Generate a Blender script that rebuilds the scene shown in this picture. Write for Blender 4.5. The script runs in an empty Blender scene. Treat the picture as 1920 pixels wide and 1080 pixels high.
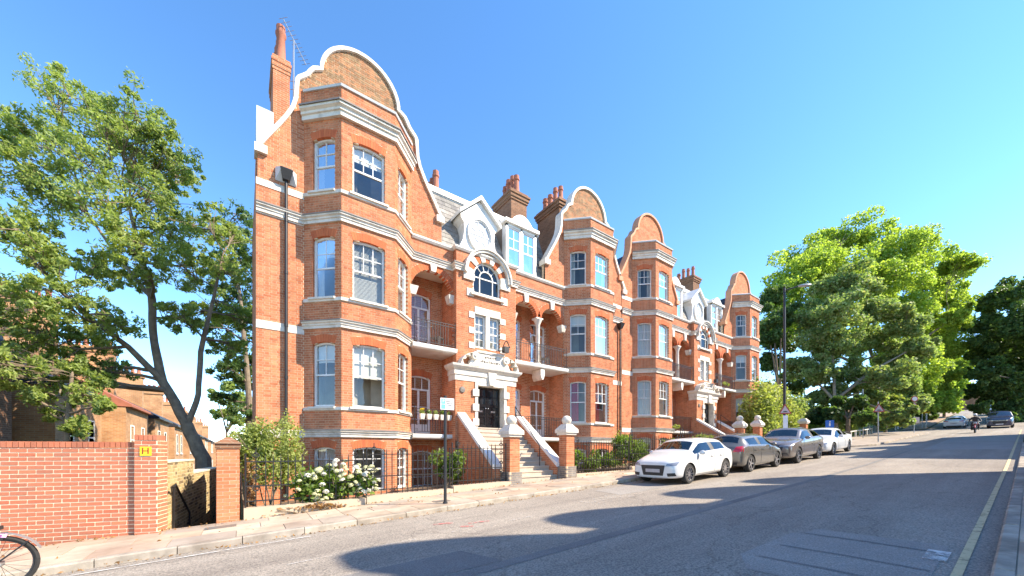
import bpy, bmesh, math, random
import numpy as np
from mathutils import Vector, Matrix
from mathutils.bvhtree import BVHTree
random.seed(7); rng = np.random.default_rng(7)
R = math.radians
scene = bpy.context.scene
COL = scene.collection

# ---------------------------------------------------------------- camera, sky, sun, exposure
CAMZ = 1.6
FA = math.atan2(970, 700)                     # angle between view direction and the terrace
cam = bpy.data.cameras.new('camera'); camo = bpy.data.objects.new('camera', cam); COL.objects.link(camo)
cam.sensor_width = 36; cam.lens = 36 * 700 / 1920; cam.shift_y = (846 - 540) / 1920
cam.clip_start = 0.05; cam.clip_end = 3000
camo.location = (0, 0, CAMZ)
camo.rotation_euler = (R(90), 0, -(math.pi / 2 - math.atan2(math.sin(FA), math.cos(FA))))
scene.camera = camo
SUN_EL, SUN_AZ = R(41), math.atan2(0.70, -0.71)     # azimuth from +Y towards +X
SDIR = Vector((math.sin(SUN_AZ) * math.cos(SUN_EL), math.cos(SUN_AZ) * math.cos(SUN_EL), math.sin(SUN_EL)))
w = bpy.data.worlds.new('World'); scene.world = w; w.use_nodes = True
nt = w.node_tree; sky = nt.nodes.new('ShaderNodeTexSky'); sky.sky_type = 'NISHITA'; sky.sun_disc = False
sky.sun_elevation = SUN_EL; sky.sun_rotation = SUN_AZ; sky.altitude = 50; sky.air_density = 0.8; sky.dust_density = 0.0; sky.ozone_density = 1.5
bg = nt.nodes['Background']; bg.inputs['Strength'].default_value = 0.15
hsv = nt.nodes.new('ShaderNodeHueSaturation'); hsv.inputs['Hue'].default_value = 0.499; hsv.inputs['Saturation'].default_value = 1.2; hsv.inputs['Value'].default_value = 1.0
nt.links.new(sky.outputs[0], hsv.inputs['Color']); nt.links.new(hsv.outputs[0], bg.inputs['Color'])
sl = bpy.data.lights.new('sun', 'SUN'); slo = bpy.data.objects.new('sun', sl); COL.objects.link(slo)
sl.energy = 4.0; sl.angle = R(0.55); sl.color = (1.0, 0.885, 0.72)
slo.rotation_euler = (-SDIR).to_track_quat('-Z', 'Y').to_euler(); slo.location = (10, -20, 30)
vs = scene.view_settings; vs.view_transform = 'Standard'; vs.look = 'None'; vs.gamma = 1.0; vs.exposure = 1.62
scene.cycles.max_bounces = 6; scene.cycles.transparent_max_bounces = 12
scene.cycles.use_denoising = True

# ---------------------------------------------------------------- materials
MATS = {}
def newmat(name):
    m = bpy.data.materials.new(name); m.use_nodes = True; MATS[name] = m
    n = m.node_tree.nodes; return m, m.node_tree, n['Principled BSDF']
def coords(t, vertical=False):
    tc = t.nodes.new('ShaderNodeTexCoord')
    if not vertical: return tc.outputs['Object']
    s = t.nodes.new('ShaderNodeSeparateXYZ'); t.links.new(tc.outputs['Object'], s.inputs[0])
    a = t.nodes.new('ShaderNodeMath'); a.operation = 'ADD'; t.links.new(s.outputs[0], a.inputs[0]); t.links.new(s.outputs[1], a.inputs[1])
    c = t.nodes.new('ShaderNodeCombineXYZ'); t.links.new(a.outputs[0], c.inputs[0]); t.links.new(s.outputs[2], c.inputs[1]); return c.outputs[0]
def ramp(t, src, stops, interp='LINEAR'):
    r = t.nodes.new('ShaderNodeValToRGB'); r.color_ramp.interpolation = interp
    e = r.color_ramp.elements
    while len(e) < len(stops): e.new(0.5)
    for k, (p, c) in enumerate(stops): e[k].position = p; e[k].color = (*c, 1)
    t.links.new(src, r.inputs[0]); return r.outputs[0]
def noise(t, vec, scale, detail=4, rough=0.6):
    n = t.nodes.new('ShaderNodeTexNoise'); n.inputs['Scale'].default_value = scale; n.inputs['Detail'].default_value = detail
    n.inputs['Roughness'].default_value = rough; t.links.new(vec, n.inputs['Vector']); return n.outputs['Fac']
def mix(t, fac, a, b, mode='MIX'):
    m = t.nodes.new('ShaderNodeMix'); m.data_type = 'RGBA'; m.blend_type = mode
    for sock, v in ((m.inputs[0], fac), (m.inputs[6], a), (m.inputs[7], b)):
        if isinstance(v, (int, float)): sock.default_value = v
        elif isinstance(v, tuple): sock.default_value = (*v, 1)
        else: t.links.new(v, sock)
    return m.outputs[2]
def bump(t, b, h, strength=0.3, dist=0.01):
    n = t.nodes.new('ShaderNodeBump'); n.inputs['Strength'].default_value = strength; n.inputs['Distance'].default_value = dist
    t.links.new(h, n.inputs['Height']); t.links.new(n.outputs[0], b.inputs['Normal'])
def pm(name, col, rough=0.7, var=0.25, scale=6, bmp=0.0, metal=0.0, spec=0.5, coat=0.0, dirt=None):
    m, t, b = newmat(name); v = coords(t)
    n = noise(t, v, scale)
    c = ramp(t, n, [(0.25, tuple(x * (1 - var) for x in col)), (0.75, tuple(min(1, x * (1 + var)) for x in col))])
    if dirt:
        n2 = noise(t, v, dirt[1], 6, 0.7); f = ramp(t, n2, [(0.48, (0, 0, 0)), (0.68, (1, 1, 1))])
        c = mix(t, f, c, dirt[0])
    t.links.new(c, b.inputs['Base Color']); b.inputs['Roughness'].default_value = rough; b.inputs['Metallic'].default_value = metal
    b.inputs['Specular IOR Level'].default_value = spec; b.inputs['Coat Weight'].default_value = coat; b.inputs['Coat Roughness'].default_value = 0.05
    if bmp: bump(t, b, noise(t, v, scale * 6, 3), bmp, 0.01)
    return m
def island(name, cols, rough=0.85, var_scale=3.0, bmp=0.3, soot=0.35):
    """one colour per loose piece: bricks, slates, slabs"""
    m, t, b = newmat(name); v = coords(t); g = t.nodes.new('ShaderNodeNewGeometry')
    oi = t.nodes.new('ShaderNodeObjectInfo'); ad = t.nodes.new('ShaderNodeMath'); t.links.new(g.outputs['Random Per Island'], ad.inputs[0]); t.links.new(oi.outputs['Random'], ad.inputs[1])
    fr = t.nodes.new('ShaderNodeMath'); fr.operation = 'FRACT'; t.links.new(ad.outputs[0], fr.inputs[0])
    k = len(cols); c = ramp(t, fr.outputs[0], [(i / max(1, k - 1), q) for i, q in enumerate(cols)])
    n = noise(t, v, var_scale, 5); d = ramp(t, n, [(0.35, (1 - soot,) * 3), (0.65, (1, 1, 1))])
    c = mix(t, 1.0, c, d, 'MULTIPLY')
    mp = t.nodes.new('ShaderNodeMapping'); mp.inputs['Scale'].default_value = (1.6, 1.6, 0.28); t.links.new(v, mp.inputs[0])
    c = mix(t, 1.0, c, ramp(t, noise(t, mp.outputs[0], 0.9, 6, 0.65), [(0.34, (0.80, 0.76, 0.73)), (0.56, (1.05, 1.04, 1.03))]), 'MULTIPLY')
    t.links.new(c, b.inputs['Base Color']); b.inputs['Roughness'].default_value = rough
    b.inputs['Specular IOR Level'].default_value = 0.25
    bump(t, b, noise(t, v, 60, 3), bmp, 0.004); return m
def bricktex(name, c1, c2, mortar, rough=0.85):
    m, t, b = newmat(name); v = coords(t, True)
    bt = t.nodes.new('ShaderNodeTexBrick'); t.links.new(v, bt.inputs['Vector'])
    bt.inputs['Color1'].default_value = (*c1, 1); bt.inputs['Color2'].default_value = (*c2, 1); bt.inputs['Mortar'].default_value = (*mortar, 1)
    bt.inputs['Scale'].default_value = 1.0; bt.inputs['Brick Width'].default_value = 0.225; bt.inputs['Row Height'].default_value = 0.075
    bt.inputs['Mortar Size'].default_value = 0.008; bt.inputs['Mortar Smooth'].default_value = 0.2; bt.inputs['Bias'].default_value = -0.1
    n = noise(t, v, 1.2, 5); d = ramp(t, n, [(0.35, (0.7, 0.68, 0.66)), (0.65, (1.05, 1.05, 1.05))])
    t.links.new(mix(t, 1.0, bt.outputs[0], d, 'MULTIPLY'), b.inputs['Base Color']); b.inputs['Roughness'].default_value = rough
    b.inputs['Specular IOR Level'].default_value = 0.25
    inv = t.nodes.new('ShaderNodeMath'); inv.operation = 'SUBTRACT'; inv.inputs[0].default_value = 1; t.links.new(bt.outputs[1], inv.inputs[1])
    bump(t, b, inv.outputs[0], 0.6, 0.008); return m
def glassmat(name, tint, dark=0.55, rough=0.02):
    m, t, b = newmat(name); out = t.nodes['Material Output']
    gl = t.nodes.new('ShaderNodeBsdfGlossy'); gl.inputs['Roughness'].default_value = rough; gl.inputs['Color'].default_value = (1, 1, 1, 1)
    tr = t.nodes.new('ShaderNodeBsdfTransparent'); tr.inputs['Color'].default_value = (*tint, 1)
    fr = t.nodes.new('ShaderNodeFresnel'); fr.inputs['IOR'].default_value = 1.5
    ma = t.nodes.new('ShaderNodeMath'); ma.operation = 'MULTIPLY_ADD'; ma.inputs[1].default_value = 0.72; ma.inputs[2].default_value = dark * 0.12
    t.links.new(fr.outputs[0], ma.inputs[0])
    ms = t.nodes.new('ShaderNodeMixShader'); t.links.new(ma.outputs[0], ms.inputs[0]); t.links.new(tr.outputs[0], ms.inputs[1]); t.links.new(gl.outputs[0], ms.inputs[2])
    # slight waviness of old panes
    bn = t.nodes.new('ShaderNodeBump'); bn.inputs['Strength'].default_value = 0.03; bn.inputs['Distance'].default_value = 0.05
    t.links.new(noise(t, coords(t), 2.2, 1), bn.inputs['Height']); t.links.new(bn.outputs[0], gl.inputs['Normal'])
    t.links.new(ms.outputs[0], out.inputs['Surface']); t.nodes.remove(b); return m
def leafmat(name, cols, trans=0.35):
    m, t, b = newmat(name); out = t.nodes['Material Output']; g = t.nodes.new('ShaderNodeNewGeometry')
    k = len(cols); c = ramp(t, g.outputs['Random Per Island'], [(i / (k - 1), q) for i, q in enumerate(cols)])
    n = noise(t, coords(t), 0.5, 3); c = mix(t, 1.0, c, ramp(t, n, [(0.3, (0.75, 0.8, 0.75)), (0.7, (1.15, 1.1, 1.0))]), 'MULTIPLY')
    t.links.new(c, b.inputs['Base Color']); b.inputs['Roughness'].default_value = 0.5; b.inputs['Specular IOR Level'].default_value = 0.35
    tl = t.nodes.new('ShaderNodeBsdfTranslucent'); t.links.new(mix(t, 1.0, c, (1.25, 1.3, 0.6), 'MULTIPLY'), tl.inputs['Color'])
    ms = t.nodes.new('ShaderNodeMixShader'); ms.inputs[0].default_value = trans
    t.links.new(b.outputs[0], ms.inputs[1]); t.links.new(tl.outputs[0], ms.inputs[2]); t.links.new(ms.outputs[0], out.inputs['Surface']); return m

BR = [(0.48, 0.155, 0.07), (0.57, 0.205, 0.095), (0.63, 0.24, 0.115), (0.60, 0.235, 0.12), (0.52, 0.175, 0.08), (0.66, 0.27, 0.135)]
island('brick_red', BR, soot=0.3)
island('brick_sooty', [(0.22, 0.13, 0.07), (0.33, 0.21, 0.11), (0.46, 0.22, 0.11), (0.28, 0.15, 0.075), (0.50, 0.22, 0.10)], soot=0.3)
island('brick_rubbed', [(0.52, 0.135, 0.055), (0.58, 0.165, 0.065), (0.48, 0.12, 0.05)], soot=0.15)
island('brick_new', [(0.50, 0.155, 0.085), (0.56, 0.20, 0.11), (0.44, 0.165, 0.10), (0.60, 0.21, 0.11)], soot=0.15)
island('brick_grey', [(0.20, 0.18, 0.17), (0.30, 0.27, 0.24), (0.25, 0.22, 0.2)])
island('brick_stock', [(0.20, 0.14, 0.08), (0.52, 0.40, 0.20), (0.60, 0.46, 0.25), (0.45, 0.33, 0.16), (0.55, 0.42, 0.22), (0.10, 0.075, 0.05)], soot=0.3)
island('slate_grey', [(0.20, 0.19, 0.18), (0.30, 0.28, 0.25), (0.25, 0.24, 0.22), (0.34, 0.31, 0.28)], rough=0.6)
island('slate_dark', [(0.035, 0.038, 0.05), (0.05, 0.053, 0.065), (0.065, 0.068, 0.08)], rough=0.45)
island('slab_stone', [(0.40, 0.32, 0.24), (0.48, 0.39, 0.30), (0.35, 0.30, 0.25), (0.46, 0.33, 0.24), (0.52, 0.44, 0.34)], var_scale=1.5, bmp=0.25, soot=0.22)
island('kerb_stone', [(0.36, 0.31, 0.25), (0.44, 0.39, 0.32), (0.31, 0.27, 0.23)], var_scale=4, bmp=0.8)
bricktex('brick_wall', (0.54, 0.195, 0.09), (0.46, 0.15, 0.07), (0.54, 0.38, 0.25))
bricktex('brick_brown', (0.27, 0.13, 0.07), (0.17, 0.08, 0.045), (0.30, 0.22, 0.15))
bricktex('brick_yellow', (0.52, 0.28, 0.13), (0.42, 0.20, 0.09), (0.48, 0.37, 0.25))
pm('mortar', (0.56, 0.42, 0.28), 0.95, 0.2, 9, 0.3)
pm('mortar_pale', (0.74, 0.63, 0.44), 0.95, 0.15, 9, 0.3)
pm('stone_white', (0.66, 0.61, 0.53), 0.65, 0.06, 2.5, 0.15, dirt=((0.44, 0.39, 0.32), 2.6))
pm('paint_white', (0.70, 0.69, 0.66), 0.4, 0.04, 3, dirt=((0.58, 0.55, 0.49), 2.2))
pm('stone_cream', (0.46, 0.36, 0.26), 0.7, 0.1, 2.0, 0.15)
pm('stone_step', (0.46, 0.38, 0.30), 0.8, 0.15, 4, 0.2)
pm('lead', (0.50, 0.52, 0.53), 0.5, 0.15, 2, 0.1)
pm('lead_dark', (0.17, 0.15, 0.135), 0.7, 0.3, 3, 0.2)
pm('pot', (0.33, 0.115, 0.065), 0.8, 0.2, 5, 0.1)
pm('iron', (0.016, 0.014, 0.014), 0.45, 0.2, 20, 0.1)
pm('iron_light', (0.16, 0.14, 0.12), 0.5, 0.2, 20)
pm('black_gloss', (0.012, 0.012, 0.014), 0.15, 0.2, 3, coat=0.5)
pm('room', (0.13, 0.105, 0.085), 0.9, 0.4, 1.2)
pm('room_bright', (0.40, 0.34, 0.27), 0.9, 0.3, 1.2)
pm('blind', (0.70, 0.67, 0.62), 0.8, 0.04, 2)
pm('curtain', (0.62, 0.58, 0.52), 0.9, 0.08, 5)
pm('curtain_red', (0.50, 0.01, 0.06), 0.85, 0.2, 5)
pm('render_ceiling', (0.62, 0.52, 0.40), 0.8, 0.08, 2)
pm('soil', (0.13, 0.085, 0.05), 0.95, 0.3, 4, 0.5)
pm('grass_ground', (0.10, 0.11, 0.04), 0.95, 0.4, 1.5, 0.5)
pm('bark', (0.19, 0.145, 0.10), 0.95, 0.35, 5, 0.8)
pm('bark_pale', (0.30, 0.25, 0.18), 0.95, 0.35, 5, 0.8)
pm('metal_grey', (0.42, 0.43, 0.44), 0.4, 0.1, 5, metal=0.7)
pm('steel', (0.62, 0.62, 0.64), 0.25, 0.05, 5, metal=1.0)
pm('rubber', (0.022, 0.021, 0.02), 0.85, 0.2, 8)
pm('plastic_dark', (0.02, 0.02, 0.022), 0.5, 0.15, 6)
pm('car_white', (0.62, 0.62, 0.61), 0.25, 0.02, 1, coat=0.8)
pm('car_grey', (0.15, 0.14, 0.125), 0.24, 0.04, 1, metal=0.35, coat=0.8)
pm('car_taupe', (0.19, 0.165, 0.148), 0.24, 0.04, 1, metal=0.35, coat=0.8)
pm('car_navy', (0.02, 0.03, 0.07), 0.3, 0.04, 1, coat=0.8)
pm('car_silver', (0.36, 0.38, 0.42), 0.33, 0.04, 1, metal=0.4, coat=0.8)
pm('car_glass', (0.015, 0.02, 0.026), 0.03, 0.1, 1, spec=0.9, coat=1.0)
pm('lamp_glass', (0.22, 0.23, 0.26), 0.08, 0.3, 9, spec=0.8, coat=1.0)
pm('lamp_red', (0.45, 0.012, 0.025), 0.12, 0.2, 9, coat=1.0)
pm('plate_blur', (0.42, 0.38, 0.38), 0.6, 0.25, 4)
pm('sign_white', (0.82, 0.82, 0.82), 0.4, 0.03, 4)
pm('sign_blue', (0.02, 0.13, 0.50), 0.4, 0.05, 4)
pm('sign_blue_pale', (0.16, 0.42, 0.80), 0.4, 0.05, 4)
pm('sign_red', (0.45, 0.05, 0.045), 0.5, 0.1, 4)
pm('sign_faded', (0.62, 0.50, 0.46), 0.6, 0.1, 4)
pm('sign_yellow', (0.85, 0.55, 0.02), 0.4, 0.05, 4)
pm('sign_ink', (0.06, 0.05, 0.05), 0.6, 0.05, 4)
pm('letter_maroon', (0.28, 0.02, 0.01), 0.6, 0.05, 4)
pm('sticker_pink', (0.85, 0.45, 0.72), 0.5, 0.03, 4)
pm('sticker_ink', (0.18, 0.03, 0.16), 0.5, 0.03, 4)
pm('jacket', (0.03, 0.03, 0.035), 0.7, 0.2, 8)
pm('helmet', (0.75, 0.74, 0.72), 0.25, 0.05, 4, coat=0.6)
pm('skin', (0.50, 0.30, 0.21), 0.6, 0.05, 6)
pm('bike_red', (0.35, 0.03, 0.03), 0.3, 0.1, 4, coat=0.6)
pm('terracotta', (0.50, 0.24, 0.13), 0.8, 0.15, 6)
pm('petal', (0.50, 0.49, 0.27), 0.7, 0.1, 6)
pm('petal_white', (0.62, 0.59, 0.48), 0.7, 0.05, 6)
glassmat('glass', (0.80, 0.84, 0.84), 0.22)
pm('pane_grey', (0.42, 0.44, 0.46), 0.15, 0.1, 3, coat=0.5)
glassmat('car_window', (0.34, 0.38, 0.38), 0.5)
leafmat('leaf_ash', [(0.176, 0.23, 0.081), (0.27, 0.351, 0.108), (0.405, 0.472, 0.149), (0.203, 0.27, 0.081)], 0.55)
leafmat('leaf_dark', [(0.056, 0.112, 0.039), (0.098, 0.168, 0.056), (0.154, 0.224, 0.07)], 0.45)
leafmat('leaf_bright', [(0.243, 0.335, 0.057), (0.343, 0.451, 0.09), (0.433, 0.54, 0.129), (0.187, 0.283, 0.057)], 0.6)
leafmat('leaf_sycamore', [(0.158, 0.239, 0.088), (0.237, 0.331, 0.125), (0.36, 0.451, 0.213), (0.349, 0.345, 0.175)], 0.50)
leafmat('leaf_pale', [(0.22, 0.275, 0.077), (0.319, 0.374, 0.11), (0.44, 0.473, 0.176), (0.165, 0.22, 0.066)], 0.50)
leafmat('leaf_shrub', [(0.08, 0.15, 0.025), (0.15, 0.23, 0.04), (0.25, 0.33, 0.065)], 0.45)
leafmat('leaf_dead', [(0.30, 0.15, 0.06), (0.42, 0.25, 0.11), (0.22, 0.10, 0.05)], 0.3)

# asphalt: pale worn grey, aggregate speckle, darker patches
m, t, b = newmat('asphalt'); v = coords(t)
c = ramp(t, noise(t, v, 0.35, 5, 0.65), [(0.3, (0.255, 0.225, 0.195)), (0.7, (0.335, 0.30, 0.26))])
mp0 = t.nodes.new('ShaderNodeMapping'); mp0.inputs['Scale'].default_value = (0.06, 1.3, 1); t.links.new(v, mp0.inputs[0])
c = mix(t, 1.0, c, ramp(t, noise(t, mp0.outputs[0], 1.0, 4, 0.6), [(0.35, (0.80, 0.79, 0.79)), (0.65, (1.08, 1.08, 1.07))]), 'MULTIPLY')
c = mix(t, 1.0, c, ramp(t, noise(t, v, 2.3, 5, 0.75), [(0.62, (1, 1, 1)), (0.74, (0.74, 0.73, 0.72))]), 'MULTIPLY')
sp = ramp(t, noise(t, v, 38, 2, 0.8), [(0.36, (0.55, 0.55, 0.55)), (0.64, (1.32, 1.28, 1.22))]); c = mix(t, 1.0, c, sp, 'MULTIPLY')
vo = t.nodes.new('ShaderNodeTexVoronoi'); vo.feature = 'DISTANCE_TO_EDGE'; vo.inputs['Scale'].default_value = 0.33
mp = t.nodes.new('ShaderNodeMapping'); t.links.new(v, mp.inputs[0]); mp.inputs['Scale'].default_value = (0.7, 1.6, 1)
nn = t.nodes.new('ShaderNodeTexNoise'); nn.inputs['Scale'].default_value = 1.6; nn.inputs['Detail'].default_value = 6; t.links.new(v, nn.inputs['Vector'])
wv = t.nodes.new('ShaderNodeVectorMath'); wv.operation = 'ADD'; t.links.new(mp.outputs[0], wv.inputs[0]); t.links.new(nn.outputs['Color'], wv.inputs[1])
t.links.new(wv.outputs[0], vo.inputs['Vector'])
cr = ramp(t, vo.outputs['Distance'], [(0.0, (0.72, 0.71, 0.70)), (0.010, (1, 1, 1))]); c = mix(t, 1.0, c, cr, 'MULTIPLY')
t.links.new(c, b.inputs['Base Color']); b.inputs['Roughness'].default_value = 0.85; b.inputs['Specular IOR Level'].default_value = 0.3
bump(t, b, noise(t, v, 70, 3, 0.7), 0.6, 0.008)
def asphalt_like(name, c0, c1):
    m, t, b = newmat(name); v = coords(t)
    c = ramp(t, noise(t, v, 1.1, 5, 0.65), [(0.3, c0), (0.7, c1)])
    c = mix(t, 1.0, c, ramp(t, noise(t, v, 60, 2, 0.7), [(0.38, (0.65,) * 3), (0.62, (1.2,) * 3)]), 'MULTIPLY')
    t.links.new(c, b.inputs['Base Color']); b.inputs['Roughness'].default_value = 0.85; bump(t, b, noise(t, v, 80, 3), 0.5, 0.006)
asphalt_like('asphalt_patch', (0.25, 0.225, 0.20), (0.315, 0.285, 0.25))
asphalt_like('asphalt_dark', (0.15, 0.14, 0.13), (0.21, 0.195, 0.18))
asphalt_like('asphalt_far', (0.16, 0.15, 0.14), (0.20, 0.185, 0.17))
def worn(name, col, lo, hi, sc=7):
    m, t, b = newmat(name); v = coords(t); out = t.nodes['Material Output']
    b.inputs['Base Color'].default_value = (*col, 1); b.inputs['Roughness'].default_value = 0.8
    f = ramp(t, noise(t, v, sc, 6, 0.75), [(lo, (0, 0, 0)), (hi, (1, 1, 1))])
    tr = t.nodes.new('ShaderNodeBsdfTransparent'); ms = t.nodes.new('ShaderNodeMixShader')
    t.links.new(f, ms.inputs[0]); t.links.new(tr.outputs[0], ms.inputs[1]); t.links.new(b.outputs[0], ms.inputs[2]); t.links.new(ms.outputs[0], out.inputs['Surface'])
worn('line_white', (0.62, 0.60, 0.56), 0.36, 0.60)
worn('line_faint', (0.50, 0.47, 0.43), 0.46, 0.72)
worn('line_yellow', (0.56, 0.45, 0.25), 0.24, 0.48)
worn('line_red', (0.60, 0.12, 0.11), 0.42, 0.66, 9)

# ---------------------------------------------------------------- mesh helpers
def obj(name, me, mat=None, parent=None):
    if mat is not None:
        me.materials.clear() if False else None
        if not me.materials: me.materials.append(MATS[mat])
    o = bpy.data.objects.new(name, me); COL.objects.link(o)
    if parent is not None: o.parent = parent
    return o
def tag(o, label, cat, group=None):
    o['label'] = label; o['category'] = cat
    if group: o['group'] = group
    return o
def structure(o): o['kind'] = 'structure'; return o
def stuff(o): o['kind'] = 'stuff'; return o
def thing(name, label, cat, loc=(0, 0, 0), group=None):
    o = bpy.data.objects.new(name, None); COL.objects.link(o); o.location = loc; o.empty_display_size = 0.1
    return tag(o, label, cat, group)
def copy_tree(o, parent=None):
    c = o.copy(); COL.objects.link(c); c.parent = parent
    for ch in list(o.children): copy_tree(ch, c)
    return c
BOXF = [(0, 3, 2, 1), (4, 5, 6, 7), (0, 1, 5, 4), (1, 2, 6, 5), (2, 3, 7, 6), (3, 0, 4, 7)]
class MB:
    def __init__(s): s.v = []; s.f = []
    def add(s, vs, fs): k = len(s.v); s.v += [tuple(p) for p in vs]; s.f += [tuple(i + k for i in f) for f in fs]; return s
    def box(s, x0, x1, y0, y1, z0, z1):
        return s.add([(x0, y0, z0), (x1, y0, z0), (x1, y1, z0), (x0, y1, z0), (x0, y0, z1), (x1, y0, z1), (x1, y1, z1), (x0, y1, z1)], BOXF)
    def obox(s, o, a, b, c):                                # origin and three edge vectors
        o, a, b, c = map(Vector, (o, a, b, c))
        return s.add([o, o + a, o + a + b, o + b, o + c, o + a + c, o + a + b + c, o + b + c], BOXF)
    def bar(s, p, q, r, r2=None, n=6):                      # round bar
        p, q = Vector(p), Vector(q); d = (q - p)
        if d.length < 1e-6: return s
        d.normalize(); a = d.orthogonal().normalized(); b = d.cross(a); r2 = r if r2 is None else r2
        vs = [p + (a * math.cos(2 * math.pi * k / n) + b * math.sin(2 * math.pi * k / n)) * r for k in range(n)] + \
             [q + (a * math.cos(2 * math.pi * k / n) + b * math.sin(2 * math.pi * k / n)) * r2 for k in range(n)]
        fs = [(k, (k + 1) % n, n + (k + 1) % n, n + k) for k in range(n)] + [tuple(range(n - 1, -1, -1)), tuple(range(n, 2 * n))]
        return s.add(vs, fs)
    def tube(s, pts, rs, n=6):
        pts = [Vector(p) for p in pts]; k = len(pts)
        if isinstance(rs, (int, float)): rs = [rs] * k
        a = None; vs = []
        for i, p in enumerate(pts):
            d = (pts[min(i + 1, k - 1)] - pts[max(i - 1, 0)]).normalized()
            if a is None: a = d.orthogonal().normalized()
            a = (a - d * a.dot(d)); a = a.normalized() if a.length > 1e-6 else d.orthogonal().normalized()
            b = d.cross(a)
            vs += [p + (a * math.cos(2 * math.pi * j / n) + b * math.sin(2 * math.pi * j / n)) * rs[i] for j in range(n)]
        fs = [(i * n + j, i * n + (j + 1) % n, (i + 1) * n + (j + 1) % n, (i + 1) * n + j) for i in range(k - 1) for j in range(n)]
        fs += [tuple(range(n - 1, -1, -1)), tuple(range((k - 1) * n, k * n))]
        return s.add(vs, fs)
    def lathe(s, prof, c=(0, 0, 0), n=16, ax='z', ring=False):          # profile (r, h); ring: closed section, no caps
        if ring: prof = list(prof) + [prof[0]]
        vs = []
        for r, h in prof:
            for j in range(n):
                a = 2 * math.pi * j / n; x, y = r * math.cos(a), r * math.sin(a)
                p = (x, y, h) if ax == 'z' else ((x, h, y) if ax == 'y' else (h, x, y))
                vs.append((c[0] + p[0], c[1] + p[1], c[2] + p[2]))
        k = len(prof); fs = [(i * n + j, i * n + (j + 1) % n, (i + 1) * n + (j + 1) % n, (i + 1) * n + j) for i in range(k - 1) for j in range(n)]
        if not ring: fs += [tuple(range(n - 1, -1, -1)), tuple(range((k - 1) * n, k * n))]
        return s.add(vs, fs)
    def sphere(s, c, r, n=16, m=10, sc=(1, 1, 1)):
        prof = [(math.sin(math.pi * i / m), -math.cos(math.pi * i / m)) for i in range(m + 1)]
        prof[0] = (0.02, -1); prof[-1] = (0.02, 1)
        k = len(s.v); s.lathe(prof, (0, 0, 0), n)
        for i in range(k, len(s.v)):
            p = s.v[i]; s.v[i] = (c[0] + p[0] * r * sc[0], c[1] + p[1] * r * sc[1], c[2] + p[2] * r * sc[2])
        return s
    def prism(s, poly, y0, y1):                             # polygon in (x, z) extruded along y
        n = len(poly); vs = [(x, y0, z) for x, z in poly] + [(x, y1, z) for x, z in poly]
        return s.add(vs, [tuple(range(n)), tuple(range(2 * n - 1, n - 1, -1))] + [(k, k + n, (k + 1) % n + n, (k + 1) % n) for k in range(n)])
    def sweep(s, path, prof, z=0):                          # closed profile (out, z) along a plan polyline, outward = right of travel
        n = len(prof); k = len(path); P = [Vector((p[0], p[1])) for p in path]; vs = []
        for i in range(k):
            d1 = (P[i] - P[i - 1]).normalized() if i > 0 else None; d2 = (P[i + 1] - P[i]).normalized() if i < k - 1 else None
            d1 = d1 or d2; d2 = d2 or d1
            n1, n2 = Vector((d1.y, -d1.x)), Vector((d2.y, -d2.x)); m = (n1 + n2)
            m = m / max(0.3, m.dot(n1)) if m.length > 1e-5 else n1
            vs += [(P[i].x + m.x * o, P[i].y + m.y * o, z + h) for o, h in prof]
        fs = [(i * n + j, i * n + (j + 1) % n, (i + 1) * n + (j + 1) % n, (i + 1) * n + j) for i in range(k - 1) for j in range(n)]
        fs += [tuple(range(n)), tuple(range(k * n - 1, (k - 1) * n - 1, -1))]
        return s.add(vs, fs)
    def mesh(s, name='mesh', smooth=False, fix=True):
        me = bpy.data.meshes.new(name); me.from_pydata(s.v, [], s.f)
        if fix:
            bm = bmesh.new(); bm.from_mesh(me); bmesh.ops.recalc_face_normals(bm, faces=bm.faces); bm.to_mesh(me); bm.free()
        if smooth:
            me.polygons.foreach_set('use_smooth', [True] * len(me.polygons)); me.update()
            try: me.set_sharp_from_angle(angle=R(35))
            except Exception: pass
        return me
    def build(s, name, mat, parent=None, smooth=False, fix=True): return obj(name, s.mesh(name, smooth, fix), mat, parent)
def textmesh(body, size, depth=0.002):
    cu = bpy.data.curves.new('text', 'FONT'); cu.body = body; cu.size = size; cu.extrude = depth; cu.align_x = 'CENTER'; cu.align_y = 'CENTER'
    o = bpy.data.objects.new('text', cu); COL.objects.link(o)
    dg = bpy.context.evaluated_depsgraph_get(); me = bpy.data.meshes.new_from_object(o.evaluated_get(dg))
    bpy.data.objects.remove(o); return me
def put_text(body, size, mat, parent, loc, rot, name='lettering', sx=1.0, sy=1.0):
    me = textmesh(body, size); me.materials.clear(); me.materials.append(MATS[mat])
    o = bpy.data.objects.new(name, me); COL.objects.link(o); o.parent = parent; o.location = loc; o.rotation_euler = rot; o.scale = (sx, sy, 1); return o

def H(x):                                                   # the hill the street climbs
    if x < -8: return -0.416 + 0.03 * (x + 8)
    if x < 20: return 0.052 * x
    if x < 70: return 1.04 + 0.065 * (x - 20)
    if x < 115: return 4.29 + 0.12 * (x - 70)
    return 9.69 + 0.05 * (x - 115)

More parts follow.
